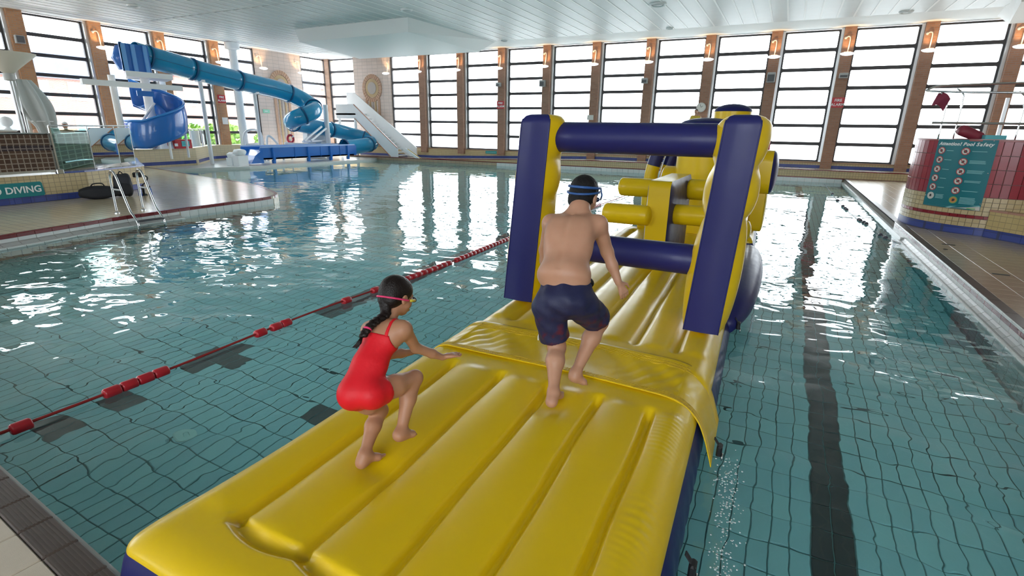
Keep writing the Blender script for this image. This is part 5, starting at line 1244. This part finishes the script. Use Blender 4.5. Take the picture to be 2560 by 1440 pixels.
mk('white_band', G().tube([(-24.9, 21.2+.2*math.cos(a), 1.22+.2*math.sin(a)) for a in np.linspace(.5, 1.0, 6)], .063, 10), M_WHITE, lbr, smooth=True); mk('post', G().tube([(-24.95, 21.2, .1), (-24.95, 21.2, 1.2)], .04, 8), M_WHITE, lb)
for k, (x, y) in enumerate(((-23.1, 16.3), (-22.55, 16.25))):
    o = root('crash_pad', (x, y, ZD), ('white rounded crash pad at the trough end, lower one', 'white rounded crash pad at the trough end, upper one')[k], 'pad', 'white pads at the slide end')
    mk('pad', lump((x, y, .55+.16*k), (.22, .26, .15), Matrix.Identity(3), 3+k), M_WHITE, o, smooth=True); mk('base', G().box(x-.2, x+.2, y-.25, y+.25, .1, .45+.12*k), M_WHITE, o)

# ================================================================== RIGHT: RED TOWER
CX, CY, CR = 3.70, 13.60, 1.35
rt = struct(mk('wall_tower', G().lathe([(CR-.02, 0), (CR-.02, 1.86)], (CX, CY, 0), 64), M_GROUT))
tw_, nt_ = .125, 0
dphi = tw_/CR
rtm = [mesh_of('red_tile', G().cbox(-tw_/2+.004, tw_/2-.004, -.022, .0, .004, .241, .003), mat('red wall tile', c, .18, vary=(5, .15))) for c in ((.30, .030, .045), (.27, .025, .04), (.33, .035, .05))]
ttm = [mesh_of('tile', G().cbox(-.05+.003, .05-.003, -.021, .0, .003, h-.003, .002), mat('tan glazed tile', c, .25, vary=(6, .1))) for h in (.0785, .083) for c in ((.52, .40, .22), (.55, .43, .25))]
trm_ = mesh_of('band_tile', G().cbox(-tw_/2+.003, tw_/2-.003, -.021, .0, .003, .057, .002), mat('red band tile', (.26, .025, .035), .2))
def onring(mesh, phi, z, nm='tile'):
    return inst(mesh, nm, (CX+CR*math.cos(phi), CY+CR*math.sin(phi), z), rt, phi-PI/2)
P_A, P_B = math.radians(163), math.radians(328)
for k in range(int((P_B-P_A)/dphi)):
    for r in range(4): onring(rtm[(k*7+r*3) % 3], P_A+dphi*k, .885+.245*r, 'red_tile')
    onring(trm_, P_A+dphi*k, .493, 'band_tile')
for k in range(int((P_B-P_A)*CR/.1)):
    for r, z in enumerate((.335, .4135, .553, .636, .719, .802)): onring(ttm[(2 if r > 1 else 0)+(k+r) % 2], P_A+.1/CR*k, z, 'tan_tile')
mk('blue_base', G().lathe([(CR+.004, ZD), (CR+.004, .335)], (CX, CY, 0), 96), M_BTILE, rt, auto=.8)
mk('cap', G().lathe([(CR-.05, 1.85), (CR+.012, 1.86), (CR+.012, 1.885), (CR-.05, 1.90)], (CX, CY, 0), 64), mat('cap tile', (.35, .10, .10), .3), rt, auto=.8)
rb_ = struct(mk('wall_bench', G().prism([(3.42, 12.24), (3.85, 11.70), (5.2, 10.3), (8, 8.2), (8, 13), (4.2, 13.2)], ZD, .66), brickmat('ochre mosaic', (.56, .42, .19), (.60, .46, .22), (.38, .29, .15), .14, .1, .006, .3, 'vz', 0)))
strip_pieces('skirting_tile', rb_, [(8, 8.2), (5.2, 10.3), (3.85, 11.70), (3.42, 12.24)], [(0, ZD), (.014, ZD), (.014, .335), (0, .34)], .3, M_BTILE, -1, .004)
strip_pieces('coping_tile', rb_, [(8, 8.2), (5.2, 10.3), (3.85, 11.70), (3.42, 12.24)], [(-.15, .66), (-.15, .685), (.015, .685), (.02, .655), (0, .655)], .3, mat('terracotta coping', (.42, .20, .13), .3), -1, .004)
# safety poster, curved round the tower
po = root('safety_poster', (2.9, 12.5, 1.27), 'teal poster of pool rules with a white heading on the red tower', 'poster')
def hitphi(a):
    d = Vector((a, 1)).normalized(); c = Vector((CX, CY)); b = d.dot(c); D = b*b-(c.dot(c)-(CR+.012)**2); t = b-math.sqrt(max(0, D)); p = d*t-c; return math.atan2(p.y, p.x)
p0, p1 = hitphi(.1985), hitphi(.2675)
if p0 < 0: p0 += 2*PI
if p1 < 0: p1 += 2*PI
PZ1, PZ0 = 1.885, .645
def PP(u, v, d=0): a = p0+(p1-p0)*u; return (CX+(CR+.014+d)*math.cos(a), CY+(CR+.014+d)*math.sin(a), PZ1-(PZ1-PZ0)*v)
def patch(poly, d, m, nm, par, sub=1):
    g = G(); n = len(poly); g.v = [PP(u, v, d) for u, v in poly]; g.f = [tuple(range(n))]; g.m = [0]; return mk(nm, g, m, par)
gsh = G().grid(lambda u, v: PP(u, v, .004*math.sin(u*7)*(1-v)), 24, 4).grid(lambda u, v: PP(u, v, -.006), 24, 4)
board = mk('board', gsh, mat('teal poster', (.0, .155, .19), .35), po, smooth=True)
AR = (PZ1-PZ0)/((CR)*abs(p1-p0))
def disc(u, v, r, d, m, nm, par, n=22): return patch([(u+r*AR*math.cos(2*PI*i/n), v+r*math.sin(2*PI*i/n)) for i in range(n)], d, m, nm, par)
M_IR = mat('red print', (.42, .05, .06), .5); M_IW = mat('cream print', (.62, .60, .55), .5); M_ID = mat('dark print', (.05, .05, .05), .5); M_IG = mat('green print', (.15, .42, .12), .5); M_LT = mat('pale teal print', (.25, .55, .56), .5)
rows = [(.125, [.165, .30, .44, .575, .71, .845], .054), (.555, [.165, .315, .455, .595, .735, .875], .054)]
ru = random.Random(11)
for ci, (u, vs, r) in enumerate(rows):
    for i, v in enumerate(vs):
        last = i == 5
        o = disc(u, v, r, .006, M_IG if last and ci else (M_IW if last else M_IR), 'pictogram', board)
        disc(u, v, r*.80, .008, M_IW if not last or ci == 0 else mat('orange print', (.55, .25, .08), .5), 'pictogram_field', o if False else board)
        du_, dv_ = r*AR, r
        blob = [(u+du_*.45*math.cos(a+ru.random()*.3)*(.6+.4*ru.random()), v+dv_*.5*math.sin(a)*(.7+.3*ru.random())) for a in np.linspace(0, 2*PI, 9)[:-1]]
        patch(blob, .010, M_ID, 'pictogram_figure', board)
        if not last: patch([(u-du_*.62, v-dv_*.52), (u-du_*.50, v-dv_*.64), (u+du_*.62, v+dv_*.52), (u+du_*.50, v+dv_*.64)], .012, M_IR, 'slash', board)
        nl = [1, 1, 1, 1, 1, 4][i] if ci == 0 else [1, 3, 3, 2, 1, 6][i]
        tw2 = .13 if ci == 0 and not last else (.16 if ci == 0 else .26)
        for q in range(nl):
            y = v-.006+(q-(nl-1)/2)*.017
            patch([(u+.10, y), (u+.10+tw2*(1-.15*ru.random()), y), (u+.10+tw2*(1-.15*ru.random()), y+.008), (u+.10, y+.008)], .007, M_LT, 'text_line', board)
N_ = 12
patch([(.02, .985)]+[(.02+.96*i/N_, .985-.03*math.sin(PI*i/N_)*0-.0-(.06*(i/N_)**2)) for i in range(N_+1)]+[(.99, .945), (.99, .955), (.5, .995)], .006, M_LT, 'swoosh_line', board)
patch([(.48, .998)]+[(.48+.51*i/8, .995-.055*(i/8)**1.3) for i in range(9)]+[(.995, .998)], .008, M_IW, 'white_corner', board)
patch([(.80, .975), (.93, .972), (.93, .985), (.80, .987)], .010, M_IG, 'small_logo', board)
title = 'Attention! Pool Safety'; wid = {' ': .30, 't': .40, 'i': .30, '!': .36, 'l': .30, 'f': .38, 'A': .72, 'P': .64, 'S': .62, 'y': .54, 'e': .57}
tot = sum(wid.get(c, .59) for c in title); u = .045
M_TT = mat('white heading', (.75, .78, .78), .5)
for c in title:
    w = wid.get(c, .59)/tot*.90
    if c != ' ':
        a = p0+(p1-p0)*(u+w/2); rgt = Vector((-math.sin(a), math.cos(a), 0))*(1 if p1 > p0 else -1)
        text(c, .082, PP(u+w/2, .085, .006), rgt, (0, 0, 1), M_TT, board, ext=.002, shear=.25, align='CENTER', off=.003)
    u += w
for uu, vv in ((.01, .01), (.93, .012), (.02, .85), (.97, .46), (.98, .90)): mk('fixing_screw', G().ball(PP(uu, vv, .004), .012, 8, 6), M_STEEL, board, smooth=True)
# rails on the tower
rl = root('tower_railing', (3.2, 13, 1.9), 'looped stainless handrails on top of the red tiled tower', 'railing')
mk('upper_rail', G().tube(spline([(2.17, 12.8, 2.76), (2.36, 13.0, 2.84), (2.75, 13.2, 2.87), (3.6, 13.4, 2.90), (5.2, 13.6, 2.92)], 7), .020, 10), M_STEEL, rl, smooth=True)
mk('front_rail', G().tube(spline([(2.17, 12.8, 2.75), (2.38, 12.72, 2.73), (2.85, 12.6, 2.70), (3.6, 12.4, 2.67), (5.0, 12.1, 2.62)], 7), .018, 10), M_STEEL, rl, smooth=True)
mk('mid_rail', G().tube([(2.36, 12.75, 2.18), (3.6, 12.6, 2.17), (5, 12.3, 2.14)], .022, 10), M_STEEL, rl)
for (x, y, z1, bx_) in ((2.53, 12.85, 2.62, -.10), (2.78, 12.95, 2.70, -.10), (3.62, 12.75, 2.62, -.1)):
    p = mk('upright', G().tube(spline([(x, y, 1.88), (x, y, z1-.12), (x-.02, y, z1), (x-.13, y-.03, z1+.09)], 6), .013, 8), M_STEEL, rl, smooth=True)
    mk('clamp', G().tube([(x, y, 2.46), (x, y, 2.54)], .022, 10), M_STEEL, p)
mk('wide_upright', G().box(3.40, 3.45, 12.95, 13.0, 1.88, 2.62), M_ALU, rl)
mk('cyan_tread', G().box(3.2, 3.5, 12.75, 12.95, 1.90, 1.97), mat('cyan rubber', (.10, .45, .50), .5), rl)
fg_ = root('red_flag', (2.36, 12.8, 2.6), 'small dark red cloth pennant hanging from the tower rail', 'flag')
mk('cloth', G().grid(lambda u, v: (2.30+.20*u+.06*(1-v), 12.8+.03*math.sin(u*6+v*3), 2.70-.22*v-.10*u+.06*math.sin(u*PI)), 10, 8), mat('dark red cloth', (.22, .03, .06), .8), fg_, smooth=True, solid=.006)
mk('cord', G().tube([(2.36, 12.8, 2.70), (2.38, 12.79, 2.74)], .006, 6), M_STEEL, fg_)
rp = root('red_float_bag', (3.05, 13.0, 1.9), 'dark red padded bag lying on top of the tower behind the poster', 'bag')
mk('pad', lump((3.03, 13.05, 2.0), (.22, .13, .10), Matrix.Rotation(.4, 3, 'Y'), 4), mat('dark red vinyl', (.24, .03, .05), .5), rp, smooth=True)
mk('strap', G().tube(spline([(2.86, 13.0, 1.98), (3.0, 12.97, 2.06), (3.15, 13.0, 1.96)], 5), .010, 6), M_STRAP, rp)
# thin float line in the right-hand water
fr = root('float_line', (1.8, 16, 0), 'thin grey line of small floats on the water by the red tower', 'float line')
FP = spline([(2.24, 11.6, .01), (1.95, 12.4, .01), (1.86, 13.9, .01), (1.75, 14.8, .01), (1.64, 17, .01), (1.6, 18.6, .01), (1.55, 24.8, .01)], 8)
mk('cord', G().tube(FP, .006, 6), mat('grey cord', (.25, .25, .26), .7), fr, smooth=True)
fmm = mesh_of('float', G().ball((0, 0, 0), .045, 12, 8), mat('dark grey float', (.07, .07, .09), .4))
for k in (7, 9, 17, 19, 22, 23, 30, 31, 33, 40, 43): inst(fmm, 'float', FP[k], fr)

# ================================================================== WALL FITTINGS
M_LAMP = emit('lamp opal head', (.95, .97, 1.0), .55); M_WARM = emit('lamp glow', (1.0, .72, .40), 1.2); M_PIPE = mat('white conduit', (.85, .80, .75), .4)
def wall_lamp(x, y, d, lab, first=None):
    """swan-neck uplighter; d: unit vector away from the wall"""
    d = Vector(d); s = Vector((-d.y, d.x, 0)); o = Vector((x, y, 5.05))
    t = root('wall_lamp', tuple(o), lab, 'lamp', 'swan-neck lamps along the windows')
    g = G().ball((0, 0, 0), 1, 20, 10); g.v = [tuple(o+d*.32+s*(a*.26)+d*(b*.15)+Vector((0, 0, c*.085*(1 if c < 0 else .6)))) for a, b, c in g.v]
    mk('lamp_head', g, M_LAMP, t, smooth=True)
    w = G().lathe([(.12, .03), (.13, .055)], tuple(o+d*.32), 16); mk('glow_plate', w, M_WARM, t)
    P = spline([o+s*-.13+d*.02+Vector((0, 0, .62)), o+s*-.05+d*.08+Vector((0, 0, .66)), o+s*.02+d*.10+Vector((0, 0, .60)), o+s*.02+d*.14+Vector((0, 0, .3)), o+d*.2+Vector((0, 0, .03))], 6)
    mk('swan_neck', G().tube(P, .022, 8), M_PIPE, t, smooth=True); mk('wall_plate', G().ball(tuple(o+s*-.13+d*.015+Vector((0, 0, .62))), .05, 10, 6), M_PIPE, t, smooth=True)
    l = bpy.data.lights.new('lamp_light', 'SPOT'); l.energy = 16; l.color = (1, .62, .28); l.spot_size = 1.5; l.spot_blend = .6; l.shadow_soft_size = .08
    lo = bpy.data.objects.new('lamp_light', l); lo.location = Vector((0, 0, .12))+d*.42; lo.rotation_euler = (Vector((0, 0, -1)).rotation_difference(Vector((-d.x*.42, -d.y*.42, .6))).to_euler()); link(lo, t)
names = ['first', 'second', 'third', 'fourth', 'fifth', 'sixth', 'seventh', 'eighth', 'ninth', 'tenth', 'eleventh', 'twelfth']
for i, c in enumerate(PX): wall_lamp(c, 26.62, (0, -1, 0), 'white swan-neck lamp on the %s brick pillar counted from the roundel along the back wall' % names[i])
wall_lamp(-22.28, 26.8, (0, -1, 0), 'white swan-neck lamp at the edge of the back wall roundel bay')
for y, lb_ in ((LY[4], 'white swan-neck lamp on the left wall pillar just left of the blue entry box'), (LY[5], 'white swan-neck lamp on the left wall pillar above the tube slide start'), (LY[6], 'white swan-neck lamp on the left wall pillar beside the white column'), (21.9, 'white swan-neck lamp on the left wall roundel bay, nearer the white column'), (24.6, 'white swan-neck lamp on the left wall roundel bay, nearer the corner')): wall_lamp(XL+.36 if y < 20 else XL+.12, y, (1, 0, 0), lb_)
M_GBOX = mat('grey box', (.42, .42, .42), .5); M_GRL = mat('dark grille', (.12, .12, .13), .6)
def spk(p, w, h, d, lab, ax=0):
    x, y, z = p; t = root('wall_speaker', p, lab, 'speaker', 'grey speakers on the brick pillars')
    if ax == 0: mk('housing', G().cbox(x-w/2, x+w/2, y-d, y, z-h/2, z+h/2, .02), M_GBOX, t); mk('grille', G().box(x-w/2+.03, x+w/2-.03, y-d-.01, y-d, z-h/2+.03, z+h/2-.03-.06), M_GRL, t)
    else: mk('housing', G().cbox(x, x+d, y-w/2, y+w/2, z-h/2, z+h/2, .02), M_GBOX, t); mk('grille', G().box(x+d, x+d+.01, y-w/2+.03, y+w/2-.03, z-h/2+.03, z+h/2-.03), M_GRL, t)
for i, (x, w, h) in enumerate(((-14.5, .26, .20), (-11.88, .30, .32), (-6.54, .28, .24), (-1.07, .32, .40), (1.62, .32, .20))): spk((x, 26.61, 4.24), w, h, .22, ['small grey speaker above the red sign on the third pillar', 'square grey speaker high on the fourth pillar', 'grey speaker high on the sixth pillar', 'biggest grey speaker, on the pillar right of the clock', 'flat grey speaker above the rightmost red sign'][i])
spk((XL+.35, 10.9, 5.0), .3, .3, .15, 'grey speaker on the left wall pillar behind the funnel lamp', 1)
tag(mk('wall_notice', G().cbox(-9.36, -9.02, 26.58, 26.61, 2.44, 2.68, .01), mat('pale notice', (.72, .70, .66), .6)), 'pale notice on the pillar above the left inflatable tower', 'notice')
def firesign(p, ax, lab):
    x, y, z = p; t = root('fire_sign', p, lab, 'sign', 'red fire signs')
    if ax == 0:
        mk('board', G().box(x-.22, x+.22, y-.02, y, z-.20, z+.20), M_SRED, t)
        for k, s in enumerate(('FIRE', 'ALARM')): text(s, .15, (x, y-.022, z+.04-.17*k), (1, 0, 0), (0, 0, 1), M_SIGNW, t, align='CENTER', off=.003)
    else:
        mk('board', G().box(x, x+.02, y-.22, y+.22, z-.20, z+.20), M_SRED, t)
        for k, s in enumerate(('FIRE', 'ALARM')): text(s, .15, (x+.022, y, z+.04-.17*k), (0, 1, 0), (0, 0, 1), M_SIGNW, t, align='CENTER', off=.003)
firesign((-14.42, 26.6, 3.2), 0, 'red fire sign on the third back wall pillar from the roundel'); firesign((1.6, 26.6, 3.2), 0, 'red fire sign on the pillar right of the inflatable'); firesign((XL+.36, 19.1, 3.24), 1, 'red fire sign on the left wall pillar beyond the spiral slide')
tag(mk('wall_notice', G().cbox(XL+.34, XL+.36, 18.98, 19.3, 1.95, 2.3, .005), mat('white notice', (.8, .8, .8), .6)), 'small white notice low on the left wall pillar by the door', 'notice')
ck = root('wall_clock', (-3.83, 26.6, 3.03), 'round pale clock on the brick pillar above the lifeguard', 'clock')
def rnd(r0, y0, y1, m, nm, par, n=28): 
    v = [(-3.83+r0*math.cos(2*PI*i/n), y, 3.03+r0*math.sin(2*PI*i/n)) for y in (y0, y1) for i in range(n)]
    return mk(nm, G().add(v, [tuple(range(n, 2*n)), tuple(reversed(range(n)))]+[(i, (i+1) % n, n+(i+1) % n, n+i) for i in range(n)]), m, par)
rnd(.21, 26.6, 26.54, mat('clock rim', (.60, .58, .56), .4), 'rim', ck); fc = rnd(.175, 26.55, 26.535, mat('clock face', (.74, .73, .70), .5), 'face', ck)
for a, L in ((.9, .10), (-.35, .14)): mk('hand', G().obox((-3.83, 26.53, 3.03), (-3.83+L*math.sin(a), 26.53, 3.03+L*math.cos(a)), .014, .006, (0, 1, 0)), M_BLK, fc)
fe = root('fire_extinguisher', (-.92, 26.6, 1.2), 'red fire extinguisher on the pillar right of the right tower', 'extinguisher')
mk('cylinder', G().lathe([(.06, 1.15), (.09, 1.18), (.09, 1.65), (.05, 1.74), (.03, 1.78)], (-.86, 26.5, 0), 18), M_SRED, fe, auto=.8); mk('valve', G().box(-.90, -.80, 26.47, 26.53, 1.78, 1.86), M_BLK, fe); mk('hose', G().tube(spline([(-.82, 26.46, 1.8), (-.72, 26.44, 1.7), (-.75, 26.44, 1.35)], 5), .014, 6), M_BLK, fe, smooth=True)
mk('backboard', G().box(-1.02, -.70, 26.58, 26.61, 1.1, 2.05), M_SRED, fe)
def plate(name, x0, x1, y, z0, z1, m, lab, lines=0):
    t = root(name, ((x0+x1)/2, y, z0), lab, 'sign'); b = mk('board', G().cbox(x0, x1, y-.015, y, z0, z1, .008), m, t)
    for k in range(lines): zz = z1-(z1-z0)*(k+1)/(lines+1); mk('text_line', G().box(x0+.06, x1-.06-.08*(k % 2), y-.02, y-.015, zz-.012, zz+.012), M_LT, t)
plate('depth_sign', -4.52, -4.08, 25.52, .18, .50, M_TEAL, 'teal sign on the far pool edge behind the rollers', 3)
plate('pool_notice', -15.45, -14.72, 26.74, .56, .72, mat('teal plate', (.03, .30, .30), .4), 'long teal plate on the far tan wall left of the inflatable', 1)
ex = root('exit_sign', (XL+.1, 22, 2.72), 'small green exit plate on the left wall roundel bay', 'sign'); mk('board', G().box(XL+.08, XL+.11, 21.8, 22.25, 2.62, 2.82), mat('pale green plate', (.30, .62, .45), .5), ex)
mk('arrow', G().box(XL+.11, XL+.115, 21.9, 22.1, 2.70, 2.74), M_SIGNW, ex)
for k, (x, y, r, lb_) in enumerate(((-4.6, 19.57, .26, 'large round ceiling vent above the inflatable arch'), (-13.1, 16.9, .20, 'round ceiling vent beside the white soffit'), (-22.0, 12.4, .20, 'round ceiling vent above the slide tower'), (2.98, 24.0, .20, 'round ceiling vent near the right back windows'), (-5.06, 24.0, .14, 'small round ceiling vent near the back windows'), (-13.0, 24.3, .14, 'small round ceiling vent right of the soffit corner'))):
    t = root('ceiling_vent', (x, y, TOP), lb_, 'vent', 'round vents in the ceiling')
    mk('rim', G().lathe([(r*.78, -.03), (r, -.06), (r*1.12, -.02), (r*1.12, .01)], (x, y, TOP), 28, cap=False), M_WHITE, t, auto=.8)
    mk('core', G().lathe([(.02, -.05), (r*.55, -.045), (r*.74, -.02), (r*.76, .0)], (x, y, TOP), 24), mat('vent shade', (.45, .47, .48), .5), t, auto=.8)
# lifeguard on the high chair at the far edge
simple_person('lifeguard in yellow shirt and red shorts sitting high beneath the clock', (-3.92, 25.9, 1.62), 1.62, (.62, .46, .06), None, None, facing=(.1, -1, 0), sit=True, shorts=(.45, .03, .04))
hc = root('lifeguard_chair', (-3.92, 26.1, .5), 'white high lifeguard chair in front of the clock pillar', 'chair')
mk('seat', G().cbox(-4.2, -3.64, 25.75, 26.25, 1.96, 2.01, .02), M_WHITE, hc); mk('backrest', G().cbox(-4.2, -3.64, 26.22, 26.27, 2.05, 2.55, .01), M_WHITE, hc)
for x in (-4.25, -3.59):
    for y0, y1 in ((25.35, 25.72), (26.5, 26.28)): mk('leg', G().tube([(x, y0 if y0 > 25.6 else 25.62, .5), (x, y1, 2.0)], .03, 8), M_WHITE, hc)
for z in (.9, 1.3, 1.58): mk('rung', G().box(-4.22, -3.62, 25.58, 25.66, z-.02, z+.02), M_WHITE, hc)
